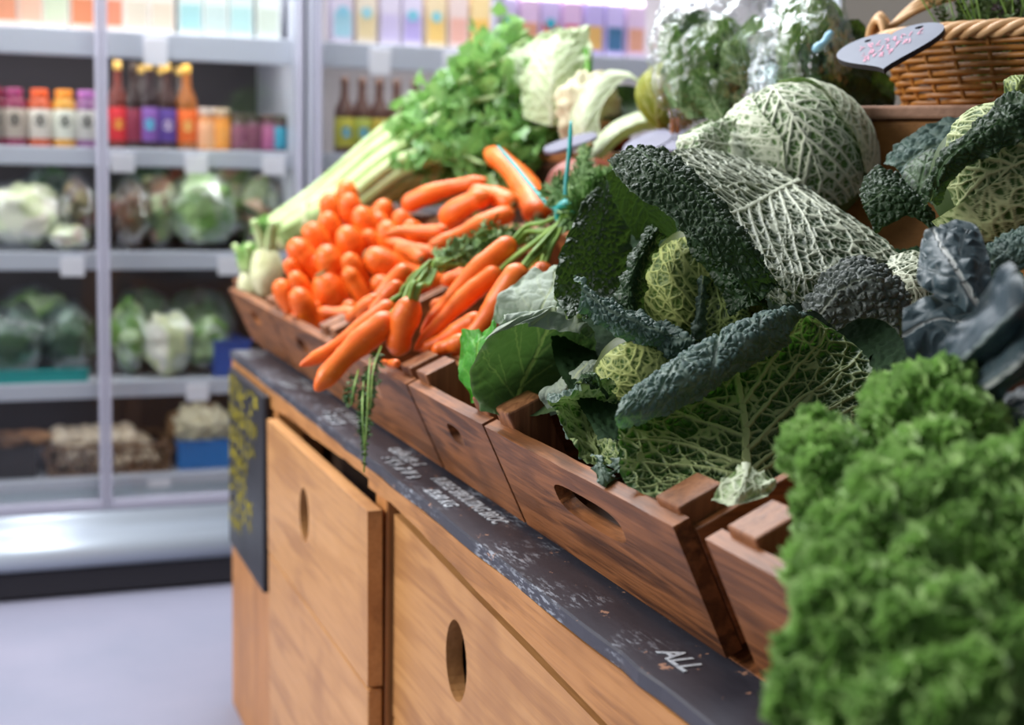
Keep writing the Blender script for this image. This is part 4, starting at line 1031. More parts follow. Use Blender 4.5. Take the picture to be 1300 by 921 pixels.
def celery(label, bx_, by_, bd, tx, ty, td, n, seed, r0=.017, sag=.03, nl=60, size=.05, lw=.10):
    r = np.random.default_rng(seed); A, B = D(bx_, by_, bd), D(tx, ty, td); ax = unit(B-A); L = np.linalg.norm(B-A)
    e1 = unit(np.cross(ax, [0, 0, 1.])); e2 = np.cross(ax, e1); e2 = e2 if e2[2] > 0 else -e2
    t = thing('celery_bunch', label, 'celery', tuple(A-np.array([0, 0, .05])), 'celery bunches')
    lm = MB()
    for k in range(n):
        a = 2*math.pi*k/n+.3*r.random(); c, s = math.cos(a), math.sin(a)
        w0, w1, w2 = .022, .034, .03+lw*r.random()
        o = lambda w: e1*c*w*1.5+e2*s*w
        P = curve([A+o(w0), A+ax*L*.22+o(w1), A+ax*L*.5+o(w1*1.15)+e2*sag, A+ax*L*.78+o(w2)+e2*sag*.6+r.normal(size=3)*.01, A+ax*L*(.9+.12*r.random())+o(w2*1.5)-e2*.01], 26)
        upv = unit(o(1.0)); V, F = tube(P, np.interp(np.linspace(0, 1, 26), [0, .1, .5, .75, 1], [r0*1.25, r0*1.2, r0*.85, r0*.5, r0*.2]), prof=cres, up=upv)
        mk('stalk', V, F, M['cel'], t)
        leaflets(lm, P[14:], nl, size, seed*40+k)
    lm.build('leaves', M['cel_l'], t, True)
    # trimmed base
    V, F = lathe([(0, -.012), (.026, -.012), (.040, .0), (.046, .03), (.042, .075), (.034, .1), (0, .1)], 22, (np.stack([e1, e2, ax], 1), A-ax*.02))
    mk('root_base', V, F, M['bulb'], t)
    return t
celery('celery bunch along the back, its stalks rising highest', 345, 300, 3.42, 712, 72, 3.05, 8, 1, nl=50, lw=.05, size=.038)
celery('celery bunch in the middle of the three', 368, 296, 3.32, 672, 118, 3.06, 8, 2, nl=50, lw=.05, size=.037)
celery('celery bunch right behind the loose carrots', 405, 275, 3.24, 655, 165, 3.04, 8, 3, nl=50, lw=.04, size=.037)
celery('celery bunch buried below with only leaves showing', 520, 240, 3.24, 716, 188, 2.96, 7, 4, nl=50, lw=.05, size=.037)
# celery roots showing their pale bases at the end of the crate
def bulbous(px, py, d, rx, ry, label, seed):
    C = D(px, py, d); V, F = lump(C, (rx*d/f, rx*d/f, ry*d/f), seed, (32, 28), .07, 7)
    t = thing('fennel_bulb', label, 'vegetable', (C[0], C[1], V[:, 2].min())); mk('bulb', V, F, M['bulb'], t)
    up = np.array([0, 0, 1.]); m = MB()
    for k in range(4):
        a = k*1.6+seed; q = np.array([math.cos(a), math.sin(a), 0])*.02
        m.tube(curve([C+up*ry*d/f*.8+q*.5, C+up*(ry*d/f+.03)+q, C+up*(ry*d/f+.055)+q*1.8], 8), np.linspace(.013, .007, 8), 9)
    m.build('cut_stalks', M['cel'], t, True)
    lm = MB(); leaflets(lm, np.linspace(C+up*ry*d/f, C+up*(ry*d/f+.06), 8), 10, .035, seed+70, .015); lm.build('leaves', M['cel_l'], t, True)
bulbous(338, 345, 3.22, 21, 34, 'pale green bulb standing at the end of the carrot pile', 5)
bulbous(316, 362, 3.32, 14, 22, 'small pale bulb at the far corner of the stall', 6)

# leaf materials ------------------------------------------------------------
SAV = leafmat('savoy_leaf', ('16261e', '2a4236'), '4a6648', ('1e3218', '35502a'), 'e2e8d0', .42, .12)  # underside cell colours darkened to carry the shadow of the recesses
SAVD = leafmat('savoy_dark_leaf', ('14241a', '253c26'), '44603a', ('1f3c18', '304e20'), 'a0b468', .40, .12)
SAVB = leafmat('savoy_blue_leaf', ('38504a', '5a746e'), '7c8e7c', ('22401a', '3a6024'), 'aec082', .40, .16, '5a9a2c')
SAVH = leafmat('savoy_heart_leaf', ('42601f', '5c7a32'), 'b8c678', ('3a561c', '52702a'), 'c6d080', .45, .15)
SAVR = leafmat('savoy_bright_leaf', ('30501e', '48682c'), 'bcca90', ('2c4c1c', '446428'), 'cdd8a0', .45, .15)
SAVP = leafmat('savoy_pale_leaf', ('3e5e30', '5a7a44'), 'c3d0a4', ('466a32', '688a4c'), 'e4ead2', .45, .18)
CAVO = leafmat('black_kale_leaf', ('293a40', '42545a'), 'b4b8b4', ('2c4038', '40544a'), 'a8b4a4', .38, .05, '4a6a4a')
SPRG = leafmat('spring_green_leaf', ('8b9b8b', 'a4b2a2'), 'b9c69a', ('33492e', '4c623c'), 'a4b46a', .45, .2, '5a8a34')  # pale top stands for the lit rim, dark underside for the cup's shade
SPRB = leafmat('bright_green_leaf', ('378a24', '52a834'), '98d060', ('4aa030', '3f9428'), 'a4d66c', .4, .3, '6ac030')
PALE = leafmat('pale_outer_leaf', ('b3c598', 'cbd8b4'), 'e2ead2', ('bccaa2', 'd0dcba'), 'e6ecd8', .45, .3, 'c0dc80')
YELL = leafmat('yellow_green_leaf', ('98982e', '7a8a2a'), 'c4c470', ('9c982e', '6c8426'), 'c0c078', .4, .25, 'a8b82c')
HERO = (200, 200); MED = (110, 110); LOW = (60, 60)

def G(rows, d):                 # rows of pixels with one depth (or a depth per row)
    return [[(p[0], p[1], (d if np.ndim(d) == 0 else d[i])) if len(p) == 2 else p for p in r] for i, r in enumerate(rows)]

# main savoy --------------------------------------------------------------
DSC = 1.10
C0 = D(888, 362, 1.52)
ms = thing('savoy_cabbage', 'open dark savoy cabbage with its pale green heart facing the aisle', 'cabbage', tuple(C0-np.array([0, 0, .10])), 'savoy cabbages')
V, F = lump(C0, (.063, .063, .067), 3, (40, 30), .03); mk('heart', V, F, plain('heart_inner', '46541f', .6), ms)
rootd = unit(-UP*1.0+RT*.05+FW*.3)
def az_to(root, want):
    root = unit(root); e1 = unit(np.cross(root, [0.13, .21, .97]) if abs(root[2]) < .9 else np.cross(root, [1., 0, 0])); e2 = np.cross(root, e1)
    return math.atan2(want @ e2, want @ e1)
leaf('heart_leaf', headleaf(C0, .075, rootd, az_to(rootd, -FW-RT*.12), 2.35, 1.35, .35, taper=.3), SAVH, ms, centre=C0, res=HERO, cell=.0110, bump=.0018, sec=.030, ang=38, midw=.0040, seed=1, terw=.0009, secw=.0018, tooth=0, quat=.35)
leaf('heart_leaf', headleaf(C0, .078, rootd, az_to(rootd, -FW+RT*1.2), 2.0, 1.0, .3), SAVD, ms, centre=C0, res=MED, cell=.011, bump=.0016, sec=.022, seed=2, terw=.0013)
L1 = G([[(1004, 222, 1.64), (1009, 225, 1.63), (1014, 229, 1.62), (1019, 233, 1.62), (1025, 238, 1.61)],
      [(958, 203, 1.66), (975, 226, 1.60), (988, 242, 1.57), (1045, 272, 1.52), (1138, 318, 1.50)],
      [(900, 189, 1.60), (930, 225, 1.52), (948, 262, 1.47), (1005, 322, 1.43), (1090, 352, 1.43)],
      [(862, 189, 1.53), (888, 230, 1.45), (912, 275, 1.41), (958, 335, 1.37), (1020, 382, 1.38)],
      [(842, 198, 1.48), (862, 238, 1.42), (885, 288, 1.37), (925, 340, 1.34), (988, 388, 1.35)]], 0)
leaf('outer_leaf', L1, SAV, ms, 'under', (380, 380), .0180, .0036, sec=.034, ang=56, midw=.0060, seed=3, secw=.0026, terw=.0013, edge=.1, quat=.45)
leaf('outer_leaf', G([[(772, 205), (806, 186), (850, 193)], [(797, 238), (838, 213), (890, 226)], [(846, 274), (892, 253), (932, 278)], [(902, 326), (937, 303), (968, 330)], [(965, 382), (988, 364), (1006, 388)]], [1.46, 1.40, 1.37, 1.34, 1.34]), SAVD, ms, 'top', (300, 220), .0072, .0036, vw=.4, sec=.06, sv=.5, seed=4, ruffle=.0025, rfreq=150, fine=.25)
leaf('outer_leaf', G([[(768, 222), (800, 205), (838, 228)], [(782, 262), (815, 252), (855, 272)], [(808, 305), (835, 302), (862, 305)]], [1.52, 1.54, 1.56]), SAVD, ms, 'top', MED, .013, .0016, vw=.5, seed=5)
leaf('outer_leaf', [[(742, 252, 1.58), (770, 228, 1.60), (803, 212, 1.60)], [(712, 320, 1.48), (758, 308, 1.56), (803, 298, 1.60)], [(704, 372, 1.43), (752, 366, 1.52), (800, 360, 1.58)], [(722, 402, 1.38), (768, 402, 1.46), (806, 410, 1.53)]], SAVD, ms, 'top', HERO, .0080, .0030, vw=.4, sec=.05, sv=.6, seed=6, ruffle=.004, rfreq=130, fine=.25)
leaf('outer_leaf', [[(727, 352, 1.40), (738, 366, 1.37), (736, 392, 1.38)], [(772, 383, 1.39), (781, 398, 1.36), (776, 425, 1.38)], [(820, 402, 1.39), (828, 417, 1.36), (822, 445, 1.38)], [(868, 424, 1.39), (880, 438, 1.36), (872, 460, 1.38)]], SAVB, ms, 'top', (190, 110), .0068, .0032, vw=.4, sec=.05, sv=.5, seed=7, ruffle=.004, rfreq=200, fine=.25)
leaf('inner_leaf', [[(824, 286, 1.47), (832, 288, 1.45), (842, 300, 1.47)], [(800, 330, 1.45), (812, 325, 1.42), (824, 336, 1.46)], [(786, 375, 1.44), (798, 375, 1.41), (818, 386, 1.45)], [(796, 408, 1.44), (808, 406, 1.41), (832, 428, 1.45)]], SAVD, ms, 'top', (170, 90), .0066, .003, vw=.4, sec=.05, sv=.5, seed=8, ruffle=.0035, rfreq=200, fine=.25)
leaf('inner_leaf', [[(862, 286, 1.45), (880, 284, 1.42), (902, 302, 1.44)], [(880, 322, 1.44), (904, 310, 1.40), (932, 332, 1.42)], [(908, 356, 1.43), (938, 343, 1.39), (964, 368, 1.41)], [(928, 402, 1.43), (956, 388, 1.39), (978, 404, 1.41)]], SAVD, ms, 'top', (200, 120), .0070, .0036, vw=.4, sec=.05, sv=.5, seed=9, ruffle=.003, rfreq=180, fine=.25)
leaf('inner_leaf', [[(882, 345, 1.47), (905, 345, 1.455), (935, 362, 1.45)], [(884, 390, 1.46), (915, 393, 1.44), (952, 400, 1.43)], [(880, 432, 1.45), (910, 437, 1.44), (948, 430, 1.43)]], SAVD, ms, 'under', MED, .012, .0016, seed=10)
leaf('inner_leaf', [[(888, 350, 1.45), (893, 350, 1.44), (898, 352, 1.45)], [(884, 390, 1.445), (889, 390, 1.435), (896, 392, 1.445)], [(874, 428, 1.44), (882, 432, 1.43), (896, 430, 1.44)]], SAVB, ms, 'top', (90, 24), .007, .002, seed=11, ruffle=.003, rfreq=300)

# front savoy -------------------------------------------------------------
DSC = 1.09
Cf = D(806, 480, 1.42)
fs_ = thing('savoy_cabbage', 'front savoy cabbage whose big ribbed leaf rests on the crate corner', 'cabbage', tuple(Cf-np.array([0, 0, .08])), 'savoy cabbages')
V, F = lump(Cf, (.046, .046, .049), 8, (32, 24), .03); mk('heart', V, F, plain('heart_inner_shade_tint', '3c481a', .6), fs_)  # darker copy of heart_inner, shade put into the colour
r2 = unit(-UP+RT*.6)
leaf('heart_leaf', headleaf(Cf, .052, r2, az_to(r2, -FW), 2.2, 1.3, .3), SAVH, fs_, centre=Cf, res=MED, cell=.010, bump=.0012, seed=12, terw=.0012)
DSC = 1.15
L2 = [[(862, 645, 1.10), (905, 634, 1.11), (944, 625, 1.12), (985, 612, 1.14), (1030, 580, 1.17)],
      [(797, 615, 1.13), (868, 588, 1.16), (946, 572, 1.17), (1012, 547, 1.19), (1092, 522, 1.20)],
      [(786, 575, 1.15), (858, 543, 1.19), (942, 517, 1.21), (1022, 492, 1.23), (1110, 478, 1.23)],
      [(785, 538, 1.17), (852, 497, 1.21), (932, 462, 1.235), (1016, 437, 1.255), (1088, 440, 1.265)],
      [(790, 514, 1.16), (847, 472, 1.19), (914, 432, 1.215), (998, 400, 1.245), (1042, 408, 1.27)],
      [(787, 512, 1.125), (845, 468, 1.155), (912, 428, 1.18), (980, 398, 1.21), (1022, 402, 1.255)],
      [(780, 532, 1.11), (843, 500, 1.125), (902, 470, 1.15), (958, 440, 1.18), (1003, 422, 1.235)],
      [(784, 545, 1.125), (838, 527, 1.14), (892, 502, 1.165), (948, 465, 1.195), (1005, 436, 1.245)]]
leaf('outer_leaf', L2, leafmat('savoy_front_leaf', ('3c524f', '5e7872'), '7c8e80', ('1c3814', '30541c'), 'b4c286', .40, .2, '58a028'), fs_, 'under', (420, 340), .0165, .0044, sec=.050, ang=58, midw=.0085, seed=13, secw=.0030, terw=.0009, ruffle=.0012, rfreq=120, quat=.25, fine=.75, palm=True, vw=.85)
# its small frilly leaves at the crate edge
DSC = 1.09
leaf('small_leaf', [[(748, 590, 1.33), (764, 592, 1.33), (781, 586, 1.32)], [(716, 548, 1.36), (748, 552, 1.38), (782, 542, 1.36)], [(700, 514, 1.37), (738, 508, 1.39), (778, 508, 1.37)], [(698, 508, 1.34), (740, 492, 1.35), (782, 488, 1.35)]], SAVB, fs_, 'under', MED, .012, .003, seed=14, ruffle=.005, rfreq=140, midw=.006, secw=.003)
leaf('small_leaf', [[(772, 500, 1.36), (752, 490, 1.36)], [(758, 476, 1.34), (738, 482, 1.35)], [(742, 472, 1.36), (728, 490, 1.37)]], SAVD, fs_, 'top', (60, 40), .009, .003, seed=15, ruffle=.004)
DSC = 1.145
leaf('small_leaf', [[(752, 575, 1.20), (757, 585, 1.18), (752, 600, 1.18)], [(768, 590, 1.19), (770, 602, 1.17), (765, 616, 1.17)], [(779, 598, 1.19), (781, 608, 1.18), (778, 618, 1.18)]], SAVB, fs_, 'top', (70, 60), .006, .002, seed=16, ruffle=.004, rfreq=300)
leaf('small_leaf', [[(774, 592, 1.19), (778, 596, 1.18), (776, 604, 1.18)], [(784, 580, 1.18), (791, 586, 1.165), (792, 596, 1.17)], [(796, 574, 1.18), (801, 580, 1.17), (801, 592, 1.175)]], SAVB, fs_, 'top', (60, 50), .006, .0022, seed=17, ruffle=.003, rfreq=300)
DSC = 1.125
leaf('leaf_base', [[(938, 592, 1.10), (948, 590, 1.095), (960, 596, 1.10)], [(916, 614, 1.085), (945, 612, 1.075), (986, 612, 1.08)], [(902, 636, 1.075), (935, 640, 1.06), (975, 632, 1.07)]], leafmat('pale_leaf_base', ('8fa878', 'a9bf90'), 'd0dcba', ('93ac7a', 'adc294'), 'd6e0c2', .45, .25, 'a0c878'), fs_, 'under', (80, 80), .010, .002, seed=18, ruffle=.003, rfreq=240, midw=.006)

# back savoy --------------------------------------------------------------
DSC = 1.0
Cb = D(1008, 206, 1.92)
bs = thing('savoy_cabbage', 'pale closed savoy cabbage below the wicker basket', 'cabbage', tuple(Cb-np.array([0, 0, .105])), 'savoy cabbages')
V, F = lump(Cb, np.array([(.098+.004), .102, .094]), 5, (44, 32), .02); mk('heart', V, F, plain('heart_pale', '56703a', .6), bs)
r3 = unit(UP*.9-RT*.35+FW*.35)
leaf('wrapper_leaf', headleaf(Cb, .108, r3, az_to(r3, -FW), 2.5, 1.4, .25, taper=.25), SAVP, bs, centre=Cb, res=(240, 240), cell=.0165, bump=.0028, sec=.040, ang=32, midw=.005, seed=20, terw=.0014, secw=.0028, quat=.55, tooth=0)
leaf('wrapper_leaf', headleaf(Cb, .112, r3, az_to(r3, RT*1.0-FW*.35), 2.1, .85, .25, flare=.05), SAVP, bs, centre=Cb, res=MED, cell=.013, bump=.002, sec=.026, ang=35, seed=21, terw=.002, secw=.003)
leaf('wrapper_leaf', headleaf(Cb, .111, r3, az_to(r3, -RT-FW*.3), 2.2, .9, .25), SAVP, bs, centre=Cb, res=MED, cell=.013, bump=.002, seed=22, terw=.002, secw=.003)
leaf('folded_margin', [[(1062, 148, 1.90), (1070, 152, 1.87), (1068, 160, 1.88)], [(1080, 160, 1.89), (1086, 170, 1.86), (1078, 176, 1.87)], [(1090, 178, 1.89), (1090, 188, 1.87), (1080, 190, 1.87)]], YELL, bs, 'top', LOW, .012, .001, seed=23)
leaf('outer_leaf', [[(935, 150, 1.88), (925, 185, 1.84), (930, 230, 1.82)], [(898, 152, 1.86), (888, 178, 1.80), (895, 215, 1.78)], [(862, 172, 1.86), (858, 185, 1.82), (868, 205, 1.8)]], SAVP, bs, 'under', MED, .012, .002, seed=24, ruffle=.004)

# right savoy --------------------------------------------------------------
DSC = 1.0
Cr = D(1272, 226, 1.46)
rs = thing('savoy_cabbage', 'bright-veined savoy cabbage at the right edge under a dark leaf', 'cabbage', tuple(Cr-np.array([0, 0, .10])), 'savoy cabbages')
V, F = lump(Cr, (.073, .073, .071), 6, (40, 30), .02); mk('heart', V, F, plain('heart_green', '34491c', .6), rs)
r4 = unit(RT*.95+UP*.2+FW*.35)
leaf('wrapper_leaf', headleaf(Cr, .079, r4, az_to(r4, -FW+UP*.1), 2.75, 1.5, .25, taper=.15), SAVR, rs, centre=Cr, res=(240, 240), cell=.0145, bump=.0026, sec=.034, ang=34, midw=.005, seed=25, terw=.0012, secw=.0022, quat=.40, tooth=0)
leaf('wrapper_leaf', headleaf(Cr, .082, r4, az_to(r4, -UP-FW*.3), 2.6, 1.2, .25, taper=.2), SAVR, rs, centre=Cr, res=MED, cell=.015, bump=.002, sec=.03, seed=26, terw=.0018, tooth=0)
leaf('outer_leaf', [[(1172, 268, 1.42), (1181, 256, 1.40), (1190, 262, 1.41)], [(1186, 210, 1.40), (1202, 202, 1.37), (1218, 218, 1.38)], [(1236, 160, 1.40), (1256, 164, 1.36), (1272, 192, 1.36)], [(1288, 112, 1.42), (1308, 130, 1.37), (1318, 166, 1.36)]], SAVD, rs, 'top', (200, 120), .0080, .0036, vw=.5, sec=.05, sv=.6, seed=27, ruffle=.003, rfreq=150, fine=.25)

# loose dark leaves ----------------------------------------------------------
def lone(name, rows, mat, label, cat='leaf', face='top', group=None, **k):
    C = np.array([[D(*q) for q in r] for r in rows]).reshape(-1, 3)
    t = thing(name, label, cat, (C[:, 0].mean(), C[:, 1].mean(), C[:, 2].min()), group)
    leaf('blade', rows, mat, t, face, **k); return t
DSC = 1.06
lone('savoy_leaf', [[(1018, 396, 1.34), (1040, 398, 1.31), (1062, 420, 1.31)], [(1044, 352, 1.35), (1072, 364, 1.30), (1092, 405, 1.30)], [(1082, 326, 1.35), (1112, 356, 1.29), (1122, 408, 1.29)], [(1130, 345, 1.35), (1156, 385, 1.30), (1152, 438, 1.29)]], leafmat('savoy_grey_leaf', ('3a4240', '5c6463'), '7c8474', ('3c5a2c', '50703a'), 'b0bf80', .4, .15), 'grey-green blistered savoy leaf between the front cabbage and the black kale', group='loose savoy leaves', res=(240, 240), cell=.0075, bump=.0042, vw=.3, sec=.06, sv=.3, seed=30, ruffle=.002, rfreq=150, fine=.2)
DSC = 1.06
lone('savoy_leaf', [[(1092, 240, 1.56), (1096, 262, 1.53), (1112, 296, 1.52)], [(1112, 214, 1.56), (1130, 240, 1.51), (1150, 275, 1.50)], [(1150, 232, 1.55), (1168, 255, 1.50), (1182, 292, 1.49)], [(1178, 262, 1.54), (1190, 282, 1.50), (1194, 310, 1.49)]], SAVD, 'humped savoy leaf between the pale and the bright-veined cabbages', group='loose savoy leaves', res=(170, 140), cell=.0072, bump=.0036, vw=.4, sec=.05, sv=.5, seed=32, ruffle=.002, fine=.2)
lone('savoy_leaf', [[(1130, 325, 1.42), (1120, 345, 1.40), (1128, 372, 1.38)], [(1160, 318, 1.42), (1155, 350, 1.38), (1150, 385, 1.37)], [(1190, 330, 1.42), (1190, 352, 1.38), (1180, 390, 1.37)]], SAV, 'scrap of net-veined savoy leaf tucked left of the black kale leaf', face='under', group='loose savoy leaves', res=MED, cell=.011, bump=.002, seed=33, terw=.0014)
DSC = 1.0
lone('savoy_leaf', [[(1122, 208, 1.76), (1138, 214, 1.72), (1150, 236, 1.70)], [(1160, 168, 1.76), (1178, 190, 1.71), (1202, 224, 1.69)], [(1212, 150, 1.74), (1228, 176, 1.69), (1245, 210, 1.67)], [(1262, 152, 1.72), (1272, 172, 1.68), (1278, 192, 1.66)], [(1286, 172, 1.70), (1288, 178, 1.69), (1289, 184, 1.68)]], SAVB, 'blue-green blistered leaf leaning on the brown wooden box', group='loose savoy leaves', res=MED, cell=.014, bump=.006, vw=.3, sec=.06, sv=.4, seed=34, ruffle=.002)
lone('savoy_leaf', [[(1140, 255, 1.62), (1165, 250, 1.60), (1195, 268, 1.58)], [(1148, 215, 1.64), (1175, 205, 1.61), (1202, 225, 1.58)], [(1165, 198, 1.66), (1185, 190, 1.63), (1210, 205, 1.60)]], SAVD, 'smooth dark green leaf left of the bright-veined cabbage', group='loose savoy leaves', res=LOW, cell=.013, bump=.0015, seed=35)
lone('savoy_leaf', [[(1248, 318, 1.30), (1256, 332, 1.27), (1262, 358, 1.26)], [(1272, 300, 1.30), (1284, 318, 1.26), (1290, 345, 1.25)], [(1300, 290, 1.30), (1318, 308, 1.26), (1322, 340, 1.25)]], SAVB, 'blistered blue leaf end below the bright-veined cabbage', group='loose savoy leaves', res=(110, 90), cell=.0095, bump=.0046, vw=.3, sec=.06, sv=.3, seed=36, fine=.6)
lone('cabbage_leaf', [[(1290, 150, 1.5), (1284, 138, 1.49), (1276, 128, 1.5)], [(1305, 125, 1.49), (1292, 112, 1.47), (1274, 104, 1.49)], [(1312, 100, 1.5), (1300, 95, 1.49), (1285, 95, 1.5)]], SPRG, 'small smooth leaf at the right frame edge below the basket', res=LOW, cell=.014, bump=.001, seed=37, face='under')
gk = 'black kale leaves'
lone('black_kale_leaf', [[(1260, 372, 1.20), (1248, 398, 1.18), (1208, 385, 1.21)], [(1256, 330, 1.23), (1218, 348, 1.20), (1168, 362, 1.23)], [(1240, 288, 1.27), (1196, 314, 1.235), (1166, 336, 1.26)], [(1214, 278, 1.29), (1184, 292, 1.27), (1170, 304, 1.28)]], CAVO, 'upright blue-grey black kale leaf with a white midrib', group=gk, res=HERO, cell=.0150, bump=.0055, smoothleaf=True, vw=.05, sec=.045, midw=.005, seed=38, quat=.05, secw=.0008, sv=.15, fine=.25, tooth=.3)
lone('black_kale_leaf', [[(1146, 392, 1.22), (1146, 425, 1.19), (1155, 470, 1.18)], [(1188, 374, 1.24), (1192, 405, 1.20), (1190, 455, 1.18)], [(1254, 378, 1.22), (1248, 415, 1.19), (1232, 455, 1.17)]], CAVO, 'folded black kale leaf below the upright one', group=gk, res=MED, cell=.02, bump=.004, smoothleaf=True, vw=.1, sec=.05, sv=.12, fine=.2, tooth=.3, seed=39, quat=.1)
lone('black_kale_leaf', [[(1186, 462, 1.06), (1202, 476, 1.03), (1222, 492, 1.05)], [(1230, 396, 1.03), (1255, 425, .98), (1275, 462, 1.01)], [(1284, 330, 1.0), (1312, 368, .95), (1325, 415, .98)]], leafmat('black_kale_under', ('34444e', '4c5e6a'), 'a4aaa8', ('2c3a42', '40505a'), '8a9698', .42, .04, '4a6a4a'), 'long rolled black kale leaf crossing the right edge', group=gk, res=MED, cell=.02, bump=.003, smoothleaf=True, vw=.08, sec=.05, sv=.12, fine=.2, tooth=.3, seed=40, quat=.1, face='under', ruffle=.005, rfreq=70)
lone('black_kale_leaf', [[(1232, 482, 1.02), (1238, 500, .99), (1248, 520, 1.0)], [(1268, 442, 1.0), (1285, 466, .96), (1290, 494, .98)], [(1308, 408, .98), (1322, 438, .94), (1332, 465, .96)]], CAVO, 'black kale leaf lying under the long rolled one', group=gk, res=LOW, cell=.02, bump=.003, smoothleaf=True, vw=.08, sec=.05, sv=.12, fine=.2, tooth=.3, seed=41, quat=.1, ruffle=.005, rfreq=70)
lone('black_kale_leaf', [[(1248, 520, 1.03), (1255, 545, 1.0), (1262, 580, 1.0)], [(1280, 500, 1.02), (1285, 530, .98), (1290, 565, .98)], [(1318, 490, 1.0), (1325, 520, .96), (1330, 560, .97)]], CAVO, 'blue black kale leaf just above the curly kale at the right edge', group=gk, res=LOW, cell=.016, bump=.004, vw=.08, seed=42, quat=.1)

# smooth spring cabbage ---------------------------------------------------------
Cs = D(680, 455, 1.68)
sc = thing('spring_cabbage', 'smooth grey-green cabbage with one big cupped leaf behind the crate rim', 'cabbage', tuple(Cs-np.array([0, 0, .09])))
leaf('outer_leaf', [[(612, 522, 1.64), (655, 530, 1.62), (712, 522, 1.58)], [(598, 486, 1.63), (662, 488, 1.67), (740, 492, 1.62)], [(606, 448, 1.61), (684, 444, 1.68), (756, 462, 1.63)], [(636, 412, 1.58), (702, 404, 1.64), (756, 432, 1.61)], [(640, 406, 1.545), (704, 392, 1.57), (750, 415, 1.57)], [(616, 432, 1.535), (672, 412, 1.545), (735, 425, 1.555)]], SPRG, sc, 'under', (150, 150), .02, .0012, vw=.06, sec=.055, sv=.45, ang=34, midw=.0055, seed=50, quat=.05, ruffle=.004, rfreq=60, tooth=0)
leaf('outer_leaf', [[(622, 408, 1.80), (680, 425, 1.78), (738, 408, 1.74)], [(636, 375, 1.80), (690, 385, 1.76), (740, 370, 1.72)], [(676, 342, 1.84), (712, 340, 1.80), (735, 340, 1.78)]], SPRG, sc, 'top', MED, .018, .0015, vw=.15, sec=.05, sv=.4, seed=51, ruffle=.005, rfreq=70, tooth=0)
leaf('bright_leaf', [[(600, 512, 1.72), (611, 512, 1.71), (624, 502, 1.71)], [(583, 470, 1.74), (605, 475, 1.70), (628, 460, 1.69)], [(584, 432, 1.75), (606, 436, 1.71), (632, 420, 1.70)], [(590, 420, 1.75), (610, 420, 1.73), (628, 414, 1.72)]], SPRB, sc, 'top', MED, .02, .0012, vw=.15, sec=.05, sv=.4, tooth=0, seed=52, ruffle=.005, rfreq=80)
leaf('outer_leaf', [[(700, 528, 1.60), (730, 515, 1.58), (748, 505, 1.56)], [(690, 500, 1.60), (722, 490, 1.56), (752, 480, 1.55)], [(735, 468, 1.58), (750, 462, 1.56), (768, 458, 1.55)]], SPRG, sc, 'top', MED, .016, .0015, vw=.12, sec=.05, sv=.4, tooth=0, seed=53, ruffle=.004, rfreq=90)
V, F = lump(D(690, 470, 1.78), (.065, .065, .07), 12, (32, 24), .05); mk('heart', V, F, plain('spring_heart', '4a6238', .6), sc)

LINE = leafmat('shade_filler_leaf', ('16281a', '22381f'), '2c4426', ('1f3c18', '304e20'), '5a7040', .75, .05, sheen=.15)
# bed of filler leaves in the crates, shade put into their colour ------------------------------------------
lone('savoy_leaf', [[(760, 560, 1.42), (860, 560, 1.42), (980, 560, 1.36)], [(700, 420, 1.68), (900, 420, 1.66), (1100, 460, 1.50)], [(760, 250, 2.0), (960, 300, 1.92), (1180, 340, 1.75)]], LINE, 'large savoy filler leaf with painted shade lining the crate under the open cabbage', res=MED, cell=.010, bump=.004, vw=.2, sv=.4, seed=60, face='top', group='shade filler leaves')
lone('savoy_leaf', [[(1100, 560, 1.34), (1150, 560, 1.31), (1200, 560, 1.28)], [(1040, 470, 1.52), (1160, 470, 1.46), (1290, 460, 1.38)], [(1050, 390, 1.66), (1180, 380, 1.60), (1310, 370, 1.52)], [(1130, 320, 1.76), (1200, 310, 1.72), (1260, 310, 1.68)]], LINE, 'large savoy filler leaf with painted shade lining the crate under the black kale', res=MED, cell=.010, bump=.004, vw=.2, sv=.4, seed=61, face='top', group='shade filler leaves')

# cauliflower, pointed cabbage and pale leaves at the back ------------------------------
Cc = D(775, 118, 2.75)
ca = thing('cauliflower', 'leafy cauliflower with pale curled leaves behind the plastic bag', 'cauliflower', tuple(Cc-np.array([0, 0, .12])))
V, F = lump(D(745, 140, 2.78), (.06, .06, .07), 14, (40, 30), .2, 20); mk('curd', V, F, speck('curd_toned_down', 'd6d0b2', 'b4ab86', 60, .7, .8), ca)  # darker copy of the curd colour, toned down against the bright light
leaf('outer_leaf', [[(735, 195, 2.70), (748, 200, 2.66), (765, 190, 2.64)], [(722, 150, 2.74), (740, 150, 2.66), (762, 140, 2.66)], [(732, 108, 2.78), (760, 100, 2.70), (795, 100, 2.70)], [(775, 88, 2.80), (800, 92, 2.72), (822, 112, 2.70)]], PALE, ca, 'under', MED, .03, .0015, vw=.4, seed=62, sec=.04)
leaf('outer_leaf', [[(758, 112, 2.80), (790, 108, 2.80), (815, 112, 2.78)], [(758, 135, 2.76), (788, 138, 2.80), (812, 138, 2.78)], [(765, 152, 2.72), (790, 155, 2.72), (815, 155, 2.72)]], SAVD, ca, 'top', LOW, .03, .001, vw=.3, seed=63)  # dark leaf placed to stand for the shaded hollow
leaf('outer_leaf', [[(742, 198, 2.60), (748, 205, 2.58), (756, 212, 2.58)], [(772, 160, 2.62), (782, 168, 2.56), (790, 178, 2.57)], [(810, 142, 2.62), (818, 152, 2.56), (822, 165, 2.57)], [(822, 148, 2.6), (830, 158, 2.57), (832, 168, 2.58)]], PALE, ca, 'top', LOW, .03, .001, vw=.4, seed=64)
